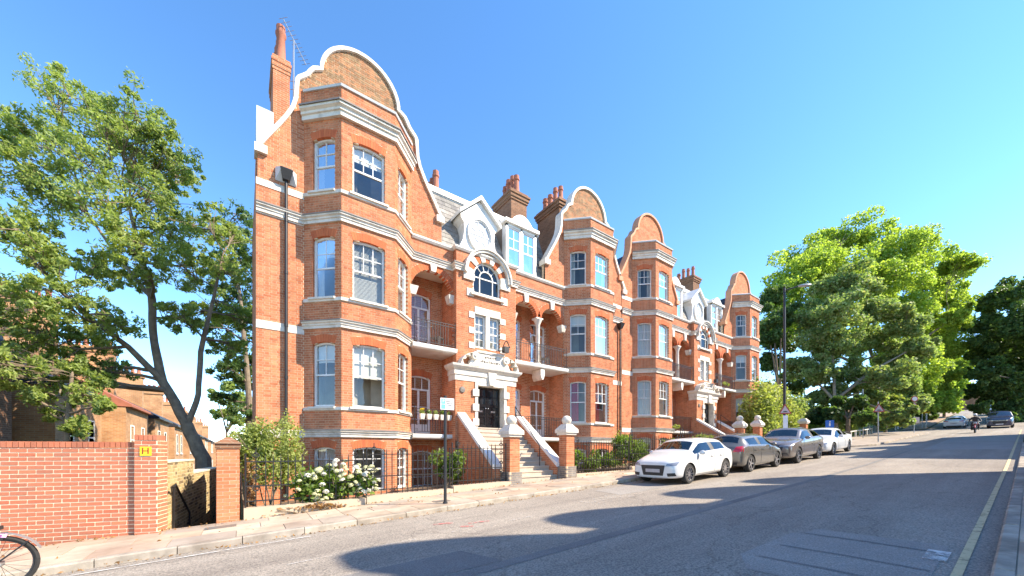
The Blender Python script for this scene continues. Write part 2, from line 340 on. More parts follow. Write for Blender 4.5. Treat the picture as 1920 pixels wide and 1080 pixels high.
def leaves(name, clumps, size, mat, parent=None, flat=0.0, shell=0.5, aspect=0.5, droop=0.0):
    """clumps: (cx,cy,cz, rx,ry,rz, n): many small folded leaf faces through each clump's volume"""
    V = []
    for cx, cy, cz, rx, ry, rz, n in clumps:
        n = int(n); d = rng.normal(size=(n, 3)); d /= np.linalg.norm(d, axis=1)[:, None]
        rad = rng.random(n) ** (1 / 3.0) * (1 - shell) + shell * rng.random(n) ** 0.25
        lump = 1 + 0.22 * np.sin(d[:, 0] * 5 + cx * 3) * np.cos(d[:, 2] * 6 + cz) + 0.15 * np.sin(d[:, 1] * 9 + cy)
        p = d * (rad * lump)[:, None] * np.array([rx, ry, rz]) + np.array([cx, cy, cz])
        a = rng.normal(size=(n, 3)); a[:, 2] -= droop; a /= np.linalg.norm(a, axis=1)[:, None]
        nrm = rng.normal(size=(n, 3)) + d * 0.6 + np.array([0.25, -0.35, 0.5 + flat]); nrm -= a * (nrm * a).sum(1)[:, None]; nrm /= np.linalg.norm(nrm, axis=1)[:, None]
        b = np.cross(nrm, a); L = size * (0.6 + 0.8 * rng.random(n))[:, None]
        q = np.stack([p - a * L * 0.5, p + b * L * aspect * 0.5 + nrm * L * 0.08, p + a * L * 0.5, p - b * L * aspect * 0.5 + nrm * L * 0.08], 1)
        V.append(q)
    V = np.concatenate(V).reshape(-1, 3); nq = len(V) // 4
    me = bpy.data.meshes.new(name); me.vertices.add(len(V)); me.vertices.foreach_set('co', V.astype(np.float32).ravel())
    me.loops.add(nq * 4); me.loops.foreach_set('vertex_index', np.arange(nq * 4, dtype=np.int32))
    me.polygons.add(nq); me.polygons.foreach_set('loop_start', np.arange(0, nq * 4, 4, dtype=np.int32)); me.polygons.foreach_set('loop_total', np.full(nq, 4, dtype=np.int32))
    me.update(calc_edges=True)
    return obj(name, me, mat, parent)
# ---------------------------------------------------------------- the setting
XS = [-60, -40, -25, -15, -8] + [x * 1.0 for x in range(-7, 36)] + list(range(36, 120, 3)) + [125, 140, 170, 220, 300, 420]
def yl(x):                                                   # left kerb line (parking bay ends in a build-out uphill)
    if x < 31: return 7.95
    if x < 34: return 7.95 - 1.95 * (x - 31) / 3
    if x < 58: return 6.0
    if x < 61: return 6.0 + 1.6 * (x - 58) / 3
    return 7.6
def yr(x): return 0.22
def strip(name, xs, fa, fb, dz, mat, nseg=3, parent=None):
    m = MB(); vs = []; fs = []
    for x in xs:
        a, b = fa(x), fb(x)
        vs += [(x, a + (b - a) * j / nseg, H(x) + dz) for j in range(nseg + 1)]
    k = nseg + 1
    for i in range(len(xs) - 1):
        for j in range(nseg): fs.append((i * k + j, (i + 1) * k + j, (i + 1) * k + j + 1, i * k + j + 1))
    m.add(vs, fs); return m.build(name, mat, parent, fix=False)
# ground sheet: climbs with the street; drops behind the left-hand boundary wall
def gz(x, y):
    h = H(x) - 0.06
    if y > 10.28 and x < 0.12: return -3.3 + 0.0 * x
    if y > 10.28 and x < 36: return h - 0.05
    if x > 45 and y > 14: return h + 0.02 * min(y - 14, 40)
    return h
gx = sorted(set([-600, -300, -150] + XS + [0.11, 0.13, 600, 900, 1400])); gy = [-900, -400, -150, -60, -30, -12, -3, 0.2, 3, 6, 9, 10.27, 10.29, 12, 14, 20, 30, 45, 70, 120, 250, 600, 1200]
g = MB(); gv = [(x, y, gz(x, y)) for x in gx for y in gy]; n = len(gy)
g.add(gv, [(i * n + j, (i + 1) * n + j, (i + 1) * n + j + 1, i * n + j + 1) for i in range(len(gx) - 1) for j in range(n - 1)])
structure(g.build('ground', 'grass_ground', fix=False))
structure(strip('road', XS, yr, yl, 0.0, 'asphalt', 6))
structure(strip('side_road', [60.8, 62, 64, 66, 68, 70], lambda x: 7.5, lambda x: 45, 0.004, 'asphalt_far', 8))
pav = structure(strip('pavement', [x for x in XS if -15 <= x <= 60.8], lambda x: yl(x) + 0.13, lambda x: 9.96 if x < 36 else 10.4, 0.108, 'slab_stone', 2))
pav2 = structure(strip('opposite_pavement', [x for x in XS if -15 <= x <= 220], lambda x: -3.2, lambda x: 0.08, 0.108, 'slab_stone', 2))
structure(strip('far_pavement', [70, 75, 80, 90, 100, 120, 140], lambda x: 7.7, lambda x: 9.8, 0.1, 'slab_stone', 1))
def kerb(xa, xb, f, side, parent, name='kerb_stone', wd=0.14):
    x = xa
    while x < xb:
        L = 0.92 + random.uniform(-0.1, 0.1); e = min(x + L, xb); m = MB(); j = random.uniform(-0.006, 0.006)
        ya, yb = f(x), f(e - 0.012); o = wd * side; t0, t1 = H(x) + 0.118 + j, H(e) + 0.118 + j; c = 0.02
        vs = [(x, ya, H(x) - 0.1), (e - 0.012, yb, H(e) - 0.1), (e - 0.012, yb + o, H(e) - 0.1), (x, ya + o, H(x) - 0.1),
              (x, ya, t0 - c), (e - 0.012, yb, t1 - c), (e - 0.012, yb + o, t1), (x, ya + o, t0), (x, ya + c * side, t0), (e - 0.012, yb + c * side, t1)]
        fs = [(0, 1, 5, 4), (4, 5, 9, 8), (8, 9, 6, 7), (2, 3, 7, 6), (0, 4, 8, 7, 3), (1, 2, 6, 9, 5), (0, 3, 2, 1)]
        m.add(vs, fs).build(name, 'kerb_stone', parent); x = e
kerb(-7, 31, yl, 1, pav); kerb(31, 58, yl, 1, pav); kerb(-3, 34, lambda x: 0.22, -1, pav2)
def slabs(xa, xb, rows, parent, dz=0.118):
    for r, (ya, yb) in enumerate(rows):
        x = xa + random.uniform(-0.5, 0)
        while x < xb:
            L = random.choice([0.62, 0.75, 0.9, 0.9]); e = x + L; j = random.uniform(-0.003, 0.003); g = 0.006
            m = MB(); zs = [H(x) + dz + j, H(e) + dz + j + random.uniform(-.002, .002)]
            vs = [(x + g, ya + g, zs[0]), (e - g, ya + g, zs[1]), (e - g, yb - g, zs[1]), (x + g, yb - g, zs[0])]
            vs = [(a, b, c - 0.05) for a, b, c in vs] + vs
            m.add(vs, BOXF).build('paving_slab', 'slab_stone', parent, fix=False); x = e
slabs(-6, 17, [(8.095, 8.72), (8.72, 9.34), (9.34, 9.955)], pav)
slabs(-2, 14, [(-0.67, 0.075), (-1.42, -0.67), (-2.2, -1.42), (-3.1, -2.2)], pav2)
structure(strip('garden_bed', [x * 0.9 for x in range(1, 40)], lambda x: 10.1, lambda x: 13.2, 0.02, 'soil', 4))

# road surface repairs and painted markings (each a thin sheet above the one below)
def road_poly(name, pts, mat, dz, sub=0.5):
    """polygon laid on the sloping road; split along x so that it follows the slope"""
    bm = bmesh.new(); bm.faces.new([bm.verts.new((x, y, 0)) for x, y in pts])
    x0, x1 = min(p[0] for p in pts), max(p[0] for p in pts); x = math.floor(x0)
    while x < x1:
        if x > x0 and (x < 20 or x % 3 == 0): bmesh.ops.bisect_plane(bm, geom=bm.verts[:] + bm.edges[:] + bm.faces[:], plane_co=(x, 0, 0), plane_no=(1, 0, 0))
        x += 1
    for v in bm.verts: v.co.z = H(v.co.x) + dz
    bmesh.ops.recalc_face_normals(bm, faces=bm.faces)
    me = bpy.data.meshes.new(name); bm.to_mesh(me); bm.free(); return structure(obj(name, me, mat))
road_poly('road_patch', [(4.8, .60), (7.35, .60), (7.3, 1.95), (6.9, 2.0), (6.8, 2.12), (5.2, 2.18), (4.7, 1.9)], 'asphalt_patch', 0.004)
for xx in (5.25, 5.95, 6.85): road_poly('road_patch', [(xx, .62), (xx + .05, .62), (xx + .09, 1.3), (xx + .05, 2.0), (xx, 2.0), (xx + .03, 1.3)], 'asphalt_dark', 0.008)
road_poly('road_patch', [(-4, 3.95), (6, 3.82), (16, 3.75), (30, 3.72), (30, 3.82), (16, 3.9), (6, 4.02), (-4, 4.2)], 'asphalt_dark', 0.004)
road_poly('road_patch', [(8.2, 6.4), (10.6, 6.3), (10.9, 7.4), (8.4, 7.5)], 'asphalt_patch', 0.004)
road_poly('road_patch', [(0.2, 4.2), (2.8, 4.1), (2.6, 4.9), (0.4, 5.0)], 'asphalt_dark', 0.004)
road_poly('road_patch', [(30, 0.5), (48, 0.5), (48, 3.5), (30, 3.4)], 'asphalt_patch', 0.004)
def line(name, xa, xb, y, wdt, mat, dz=0.012): return road_poly(name, [(xa, y - wdt / 2), (xb, y - wdt / 2), (xb, y + wdt / 2), (xa, y + wdt / 2)], mat, dz)
line('yellow_line', -3, 60, 0.44, 0.075, 'line_yellow')
x = -2.0
while x < 29:
    line('bay_line', x, x + 0.62, 6.0, 0.06, 'line_faint'); x += 1.25
line('bay_line', -6, 1.0, 7.62, 0.05, 'line_white')
x = 44
while x < 110:
    line('centre_line', x, x + 2.0, 3.9, 0.1, 'line_white'); x += 5
road_poly('gully_mark', [(6.45, .55), (6.95, .55), (6.95, .74), (6.45, .74)], 'line_white', 0.016)
for a, b, y in ((3.0, 3.35, 6.75), (3.55, 3.95, 6.35), (3.3, 3.5, 6.2)): road_poly('spray_mark', [(a, y), (b, y - 0.12), (b + 0.03, y - 0.05), (a + 0.03, y + 0.09)], 'line_red', 0.014)
def loop_mark(xc, yc, a, b, wd):                             # faded outline characters of the bay legend
    n = 20; o = [(xc + a * math.cos(2 * math.pi * k / n), yc + b * math.sin(2 * math.pi * k / n)) for k in range(n)]
    i = [(xc + (a - wd) * math.cos(2 * math.pi * k / n), yc + (b - wd * .7) * math.sin(2 * math.pi * k / n)) for k in range(n)]
    m = MB(); m.add([(x, y, H(x) + 0.014) for x, y in o + i], [(k, (k + 1) % n, n + (k + 1) % n, n + k) for k in range(n)]); structure(m.build('bay_legend', 'line_faint'))
for k in range(4): loop_mark(6.9 + k * 0.46, 6.35, 0.20, 0.24, 0.07)
# utility covers
for x, y, L in ((6.1, 9.1, .45), (3.9, 8.6, .4), (-0.6, 9.2, .5)):
    m = MB(); vs = [(x, y, H(x) + .122), (x + L, y, H(x + L) + .122), (x + L, y + .3, H(x + L) + .122), (x, y + .3, H(x) + .122)]
    m.add([(a, b, c - .03) for a, b, c in vs] + vs, BOXF).build('service_cover', 'iron_light', pav, fix=False)

# ---------------------------------------------------------------- brick panels, arches, windows
def sub(iv, a, b):
    out = []
    for p, q in iv:
        if b <= p or a >= q: out.append((p, q)); continue
        if a > p: out.append((p, a))
        if b < q: out.append((b, q))
    return out
def arcgeo(o):
    wd = o['s1'] - o['s0']; r = max(o['rise'], 0.01); Rr = (wd * wd / 4 + r * r) / (2 * r); zc = o['zs'] + r - Rr
    return (o['s0'] + o['s1']) / 2, zc, Rr, math.asin(min(1, wd / 2 / Rr)) if r <= wd / 2 + 1e-6 else math.pi / 2
def gap(o, z, ring):
    """what the opening (ring: with its arch) takes out of the course at height z"""
    if z < o['z0']: return None
    sc, zc, Rr, ph = arcgeo(o)
    if z <= o['zs']: return (o['s0'], o['s1'])
    q = Rr + (o.get('ring', 0) if ring else 0)
    if z - zc >= q: return None
    h = math.sqrt(q * q - (z - zc) ** 2)
    if ring and ph < 1.55: h = min(h, (z - zc) * math.tan(ph))
    return (sc - h, sc + h)
def panel(parent, p0, p1, z0, z1, ops=(), clip=None, mat='brick_red', back='mortar', depth=0.24, name='wall', bond='flemish', bricks=True, singles=None, course=0.075, jt=0.0125):
    p0, p1 = Vector((p0[0], p0[1])), Vector((p1[0], p1[1])); L = (p1 - p0).length; d = (p1 - p0) / L
    bk = MB(); br = MB(); runs = {}; z = z0; ci = 0; done = []
    one = []
    while z < z1 - 0.01:
        zt = min(z + course, z1); zm = (z + zt) / 2
        iv = [(0, L)] if clip is None else ([clip(zm)] if clip(zm) else [])
        ivb = list(iv)
        for o in ops:
            g = gap(o, zm, False)
            if g: iv = sub(iv, g[0] - 0.012, g[1] + 0.012)
            g = gap(o, zm, True)
            if g: ivb = sub(ivb, g[0], g[1])
        new = {}
        for p in iv:
            if p[1] - p[0] < 0.004: continue
            key = (round(p[0], 3), round(p[1], 3)); new[key] = runs.pop(key, z)
        for key, zz in runs.items(): done.append((key, zz, z))
        runs = new
        if bricks:
            st, hd, j = 0.225 - jt, 0.1125 - jt, jt
            seq = [st, hd] if bond == 'flemish' else [st]
            off = -(0.16 if ci % 2 else 0.0) if bond == 'flemish' else -(0.1125 if ci % 2 else 0.0)
            for p, q in ivb:
                s = off; k = 0
                while s < q:
                    ln = seq[k % len(seq)]; a, b = max(s, p), min(s + ln, q)
                    if b - a > 0.03:
                        e = random.uniform(-0.0015, 0.0015)
                        if singles and singles(a, zm): one.append((a, b, z + jt / 2, zt - jt / 2))
                        else:
                            y0, y1 = -0.006 + e, 0.10
                            za_, zb_ = z + jt / 2, zt - jt / 2
                            br.add([(a, y0, za_), (b, y0, za_), (b, y0, zb_), (a, y0, zb_), (a, y1, za_), (b, y1, za_), (b, y1, zb_), (a, y1, zb_)],
                                   [(0, 1, 2, 3), (0, 4, 5, 1), (1, 5, 6, 2), (2, 6, 7, 3), (3, 7, 4, 0)])
                    s += ln + j; k += 1
        z = zt; ci += 1
    for key, zz in runs.items(): done.append((key, zz, z1))
    for (a, b), za, zb in done: bk.box(a, b, 0, depth, za, zb)
    rz = math.atan2(d.y, d.x); loc = (p0.x, p0.y, 0)
    o = bk.build(name, back, parent); o.location = loc; o.rotation_euler = (0, 0, rz)
    if br.v:
        b = br.build('brickwork', mat, o, fix=False); stuff(b)
    if one:
        cache = {}
        for a, b2, za, zb in one:
            key = (round(b2 - a, 3), round(zb - za, 3))
            if key not in cache:
                w2, h2 = b2 - a, zb - za
                cache[key] = MB().add([(0, -.006, 0), (w2, -.006, 0), (w2, -.006, h2), (0, -.006, h2), (0, .1, 0), (w2, .1, 0), (w2, .1, h2), (0, .1, h2)],
                                      [(0, 1, 2, 3), (0, 4, 5, 1), (1, 5, 6, 2), (2, 6, 7, 3), (3, 7, 4, 0)]).mesh('brick', fix=False)
            q = obj('brick', cache[key], mat, o); q.location = (a, random.uniform(-.0015, .0015), za)
    return o
def local(o, p0, p1):
    p0, p1 = Vector((p0[0], p0[1])), Vector((p1[0], p1[1])); d = (p1 - p0).normalized()
    o.location = (p0.x, p0.y, o.location.z); o.rotation_euler = (0, 0, math.atan2(d.y, d.x)); return o
def archring(parent, p0, p1, o, n, mat='brick_rubbed', proud=0.012, deep=0.14, name='brick_arch'):
    sc, zc, Rr, ph = arcgeo(o); m = MB(); gapa = 0.006 / Rr
    for k in range(n):
        a0 = -ph + 2 * ph * k / n + gapa / 2; a1 = -ph + 2 * ph * (k + 1) / n - gapa / 2; q = Rr + o['ring']
        pts = [(sc + r * math.sin(a), zc + r * math.cos(a)) for r, a in ((Rr, a0), (Rr, a1), (q, a1), (q, a0))]
        m.prism(pts, -proud, deep)
    return local(m.build(name, mat, parent), p0, p1)
MESHC = {}
def archpts(wd, h, rise, off=0.0, n=8):
    """outline of an opening of width wd, springing at h, with a segmental head; shrunk by off"""
    r = max(rise, 0.01); Rr = (wd * wd / 4 + r * r) / (2 * r); zc = h + r - Rr; q = Rr - off; x = wd / 2 - off
    a = math.asin(min(1, x / q)); return [(q * math.sin(-a + 2 * a * k / n), zc + q * math.cos(-a + 2 * a * k / n)) for k in range(n + 1)]
def frame_mesh(wd, h, rise, cols, kind):
    key = ('f', round(wd, 3), round(h, 3), round(rise, 3), cols, kind)
    if key in MESHC: return MESHC[key]
    m = MB(); f = 0.055; y0, y1 = 0.085, 0.17
    out, inn = archpts(wd, h, rise), archpts(wd, h, rise, f)
    for k in range(8):
        m.add([(out[k][0], y0, out[k][1]), (out[k + 1][0], y0, out[k + 1][1]), (inn[k + 1][0], y0, inn[k + 1][1]), (inn[k][0], y0, inn[k][1]),
               (out[k][0], y1, out[k][1]), (out[k + 1][0], y1, out[k + 1][1]), (inn[k + 1][0], y1, inn[k + 1][1]), (inn[k][0], y1, inn[k][1])], BOXF)
    zs = inn[0][1]
    for s in (-1, 1): m.box(min(s * wd / 2, s * (wd / 2 - f)), max(s * wd / 2, s * (wd / 2 - f)), y0, y1, 0.0, zs + 0.02)
    m.box(-wd / 2 + f, wd / 2 - f, y0 - 0.01, y1, 0.0, 0.075)
    top = h + rise - f; iw = wd / 2 - f
    def vbar(x, a, b, t=0.022, y=0.112): m.box(x - t / 2, x + t / 2, y, y + 0.035, a, b)
    def hbar(z, t=0.022, y=0.110, a=-iw, b=iw): m.box(a, b, y, y + 0.037, z - t / 2, z + t / 2)
    if kind == 'sash':
        mid = (h + rise) * 0.5; hbar(mid, 0.05, 0.10)
        for c in range(1, cols): vbar(-iw + 2 * iw * c / cols, mid, top - rise * 0.3)
        hbar((mid + top) / 2)
    elif kind == 'sash_full':
        mid = (h + rise) * 0.5; hbar(mid, 0.05, 0.10)
        for c in range(1, cols): vbar(-iw + 2 * iw * c / cols, 0.07, top - rise * 0.3)
        hbar((mid + top) / 2); hbar(mid / 2 + 0.03)
    elif kind == 'french':
        tr = h * 0.80; hbar(tr, 0.07, 0.10); vbar(0, 0.07, tr, 0.085)
        for s in (-1, 1): vbar(s * (iw - 0.03), 0.07, tr, 0.06)
        for c in range(1, cols): vbar(-iw + 2 * iw * c / cols, tr, top - rise * 0.3)
        for z in (0.30, 0.58): hbar(tr * z + 0.06)
        m.box(-iw, iw, 0.11, 0.15, 0.05, 0.40)
    MESHC[key] = m.mesh('frame'); return MESHC[key]
def pane_mesh(wd, h, rise, y=0.13):
    key = ('p', round(wd, 3), round(h, 3), round(rise, 3))
    if key not in MESHC:
        a = archpts(wd, h, rise, 0.05); pts = [(-wd / 2 + 0.05, 0.07)] + a + [(wd / 2 - 0.05, 0.07)]
        MESHC[key] = MB().add([(x, y, z) for x, z in pts], [tuple(range(len(pts)))]).mesh('pane', fix=False)
    return MESHC[key]
def room_mesh(wd, h, dp=0.7):
    key = ('r', round(wd, 3), round(h, 3))
    if key not in MESHC:
        x = wd / 2 + 0.02; a, b = 0.18, 0.18 + dp; z0, z1 = -0.02, h + 0.02
        MESHC[key] = MB().add([(-x, a, z0), (x, a, z0), (x, a, z1), (-x, a, z1), (-x - .2, b, z0), (x + .2, b, z0), (x + .2, b, z1), (-x - .2, b, z1)],
                              [(4, 5, 6, 7), (0, 4, 7, 3), (1, 2, 6, 5), (3, 7, 6, 2), (0, 1, 5, 4)]).mesh('room', fix=False)
    return MESHC[key]
def drape_mesh(wd, h, side, cover):
    key = ('d', round(wd, 2), round(h, 2), side, cover)
    if key not in MESHC:
        n = 18; x0 = -wd / 2 + 0.03; W2 = (wd - 0.06) * cover; m = MB(); vs = []
        for k in range(n + 1):
            x = x0 + W2 * k / n; x = x if side < 0 else -x; y = 0.24 + 0.022 * math.sin(k * 1.9) + 0.01 * math.sin(k * 4.1)
            vs += [(x, y, 0.02), (x * 1.0, y, h)]
        m.add(vs, [(2 * k, 2 * k + 2, 2 * k + 3, 2 * k + 1) for k in range(n)]); MESHC[key] = m.mesh('drape', True, False)
    return MESHC[key]
def blind_mesh(wd, h, frac, slats):
    key = ('b', round(wd, 2), round(h, 2), frac, slats)
    if key not in MESHC:
        m = MB(); z1 = h; z0 = h * (1 - frac)
        if slats:
            z = z0
            while z < z1: m.add([(-wd / 2 + .05, .20, z), (wd / 2 - .05, .20, z), (wd / 2 - .05, .228, z + .032), (-wd / 2 + .05, .228, z + .032)], [(0, 1, 2, 3)]); z += 0.04
        else: m.add([(-wd / 2 + .04, .21, z0), (wd / 2 - .04, .21, z0), (wd / 2 - .04, .21, z1), (-wd / 2 + .04, .21, z1)], [(0, 1, 2, 3)])
        MESHC[key] = m.mesh('blind', False, False)
    return MESHC[key]
def window(parent, p0, p1, o, cols=2, kind='sash', dress=None, room='room', name='window'):
    """o: opening dict in the panel's coordinates"""
    p0, p1 = Vector((p0[0], p0[1])), Vector((p1[0], p1[1])); d = (p1 - p0).normalized(); sc = (o['s0'] + o['s1']) / 2
    wd, h, rise = o['s1'] - o['s0'], o['zs'] - o['z0'], max(o['rise'], 0.01)
    f = obj(name, frame_mesh(wd, h, rise, cols, kind), 'paint_white', parent); f.location = (p0.x + d.x * sc, p0.y + d.y * sc, o['z0']); f.rotation_euler = (0, 0, math.atan2(d.y, d.x))
    g = obj('pane', pane_mesh(wd, h, rise), 'glass', f); g.rotation_euler = (random.uniform(-.006, .006), 0, random.uniform(-.008, .008))
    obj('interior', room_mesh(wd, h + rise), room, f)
    if dress:
        for q in dress.split('+'):
            if q == 'blind': obj('blind', blind_mesh(wd, h + rise, 0.97, True), 'blind', f)
            elif q == 'half': obj('blind', blind_mesh(wd, h + rise, 0.52, False), 'blind', f)
            elif q == 'third': obj('blind', blind_mesh(wd, h + rise, 0.3, False), 'blind', f)
            elif q == 'red': obj('curtain', drape_mesh(wd, h + rise, -1, 0.55), 'curtain_red', f)
            elif q == 'net': obj('curtain', drape_mesh(wd, h + rise, -1, 1.0), 'curtain', f)
            elif q == 'left': obj('curtain', drape_mesh(wd, h + rise, -1, 0.3), 'curtain', f)
            elif q == 'pair':
                obj('curtain', drape_mesh(wd, h + rise, -1, 0.26), 'curtain', f); obj('curtain', drape_mesh(wd, h + rise, 1, 0.26), 'curtain', f)
    return f
def slates(parent, o, u, v, cw, ch, mat, name='slate_course'):
    """courses of slates over the slope o + u (along) + v (up)"""
    o, u, v = Vector(o), Vector(u), Vector(v); nrm = u.cross(v).normalized(); m = MB(); U, V = u.length, v.length; ud, vd = u / U, v / V
    r = 0; b = 0.0
    while b < V - 0.02:
        a = -(cw / 2 if r % 2 else 0); h = min(ch * 1.25, V - b)
        while a < U:
            x0, x1 = max(a, 0) + 0.003, min(a + cw, U) - 0.003
            if x1 - x0 > 0.03:
                p = o + ud * x0 + vd * b; e = random.uniform(0, .004)
                q = [p + nrm * (.020 + e), p + ud * (x1 - x0) + nrm * (.020 + e), p + ud * (x1 - x0) + vd * h + nrm * .006, p + vd * h + nrm * .006]
                m.add(q + [p, p + ud * (x1 - x0)], [(0, 1, 2, 3), (4, 5, 1, 0), (4, 0, 3), (5, 2, 1)])
            a += cw
        b += ch; r += 1
    return stuff(m.build(name, mat, parent, fix=False))

# wind-blown leaves and grit along the kerb and railing foot
stuff(leaves('leaf_litter', [(x, y, H(x) + dz, .8, .05, .006, 26) for x in range(-4, 24) for y, dz in ((7.86, .015), (9.82, .13))] + [(x, 8.9, H(x) + .126, .9, .7, .004, 5) for x in range(-4, 16)], .055, 'leaf_dead'))
# ---------------------------------------------------------------- the mansion blocks
W, F = 13.36, 12.45                                           # main wall plane, bay front plane
HB, PB = 0.83, 0.91                                           # half bay front, bay projection
def rebase(root, v):
    v = Vector(v); root.location = Vector(root.location) + v
    for c in root.children: c.location = Vector(c.location) - v
def opening(sc, wd, z0, zs, rise, ring=0.24): return dict(s0=sc - wd / 2, s1=sc + wd / 2, z0=z0, zs=zs, rise=rise, ring=ring)
GAB = [(10.62, 2.87), (11.13, 2.58), (11.5, 2.36), (11.82, 2.18), (12.2, 2.0), (12.55, 1.91), (13.15, 1.87), (13.2, 1.84), (13.32, 1.72), (13.45, 1.60), (13.6, 1.52), (13.72, 1.44), (13.8, 1.30), (13.85, 1.2)]
def gab_hw(z):
    if z < GAB[0][0]: return 2.95
    if z > 13.85: return math.sqrt(max(0, 1.44 - (z - 13.85) ** 2)) if z < 15.05 else 0
    for (a, p), (b, q) in zip(GAB, GAB[1:]):
        if z <= b: return p + (q - p) * (z - a) / (b - a)
CORN = [(0, 0), (0.07, 0.0), (0.07, 0.09), (0.10, 0.10), (0.10, 0.15), (0.15, 0.18), (0.15, 0.235), (0.0, 0.25)]
def scaled(pr, so, sz): return [(o * so, z * sz) for o, z in pr]
def pot(parent, x, y, z, h, r=0.13):
    m = MB().lathe([(r * 1.15, 0), (r * 1.15, .06), (r, .1), (r * .82, h * .72), (r * 1.05, h * .76), (r * 1.05, h * .84), (r * .85, h * .86), (r * .9, h), (r * .6, h), (r * .6, h * .8)], (x, y, z), 10)
    return m.build('chimney_pot', 'pot', parent, True)
def chimney(root, x, y, wx, wy, z0, z1, pots, ph=0.8, fl=1.0, along='y'):
    m = MB(); m.box(x - wx / 2, x + wx / 2, y - wy / 2, y + wy / 2, z0, z1 - 0.5)
    for k, (e, a, b) in enumerate(((.05, .5, .38), (.10, .38, .22), (.15, .22, .12), (.06, .12, 0))): m.box(x - wx / 2 - e * fl, x + wx / 2 + e * fl, y - wy / 2 - e * fl, y + wy / 2 + e * fl, z1 - a + .001 * k, z1 - b)
    st = m.build('chimney_stack', 'brick_brown' if x > 5 else 'brick_wall', root)
    for k in range(pots):
        f = (k + 0.5) / pots - 0.5
        px, py = (x, y + f * wy * 0.92) if along == 'y' else (x + f * wx * 0.95, y)
        pot(st, px, py, z1 - .01, ph * random.choice([0.85, 1.0, 1.12]), random.choice([.14, .16]))
    return st
def railing(root, xa, xb, y, z, h=0.92, scroll=True, name='balcony_railing'):
    m = MB()
    for zz in (z + h, z + h - 0.10, z + 0.09): m.box(xa, xb, y - .014, y + .014, zz - .010, zz + .010)
    if scroll:
        for s, x in ((1, xa + .10), (-1, xb - .10)):
            for zc in (z + .25, z + .60):
                for q in (1, -1): m.tube([(x + s * q * (.055 - .0035 * k) * math.cos(k * .55), y, zc + .10 * q + (.055 - .0035 * k) * math.sin(k * .55)) for k in range(13)], .008, 4)
            m.bar((x - s * .09, y, z), (x - s * .09, y, z + h + .12), .014)
    r = m.build(name, 'iron', root)
    me = MB().box(-.010, .010, -.010, .010, 0.09, h).mesh('baluster')
    x = xa + (.30 if scroll else .06)
    while x < xb - (.26 if scroll else .05):
        b = obj('baluster', me, 'iron', r); b.location = (x, y, z); x += 0.105
    return r
def quoin_window(root, xc, yp, z0, z1, half):
    for k, z in enumerate((z0 + .02, z0 + .62, z0 + 1.24)):
        for s in (-1, 1): MB().box(min(xc + s * half, xc + s * (half + .26)), max(xc + s * half, xc + s * (half + .26)), yp - .03, yp + .1, z, z + .24).build('quoin', 'stone_white', root)

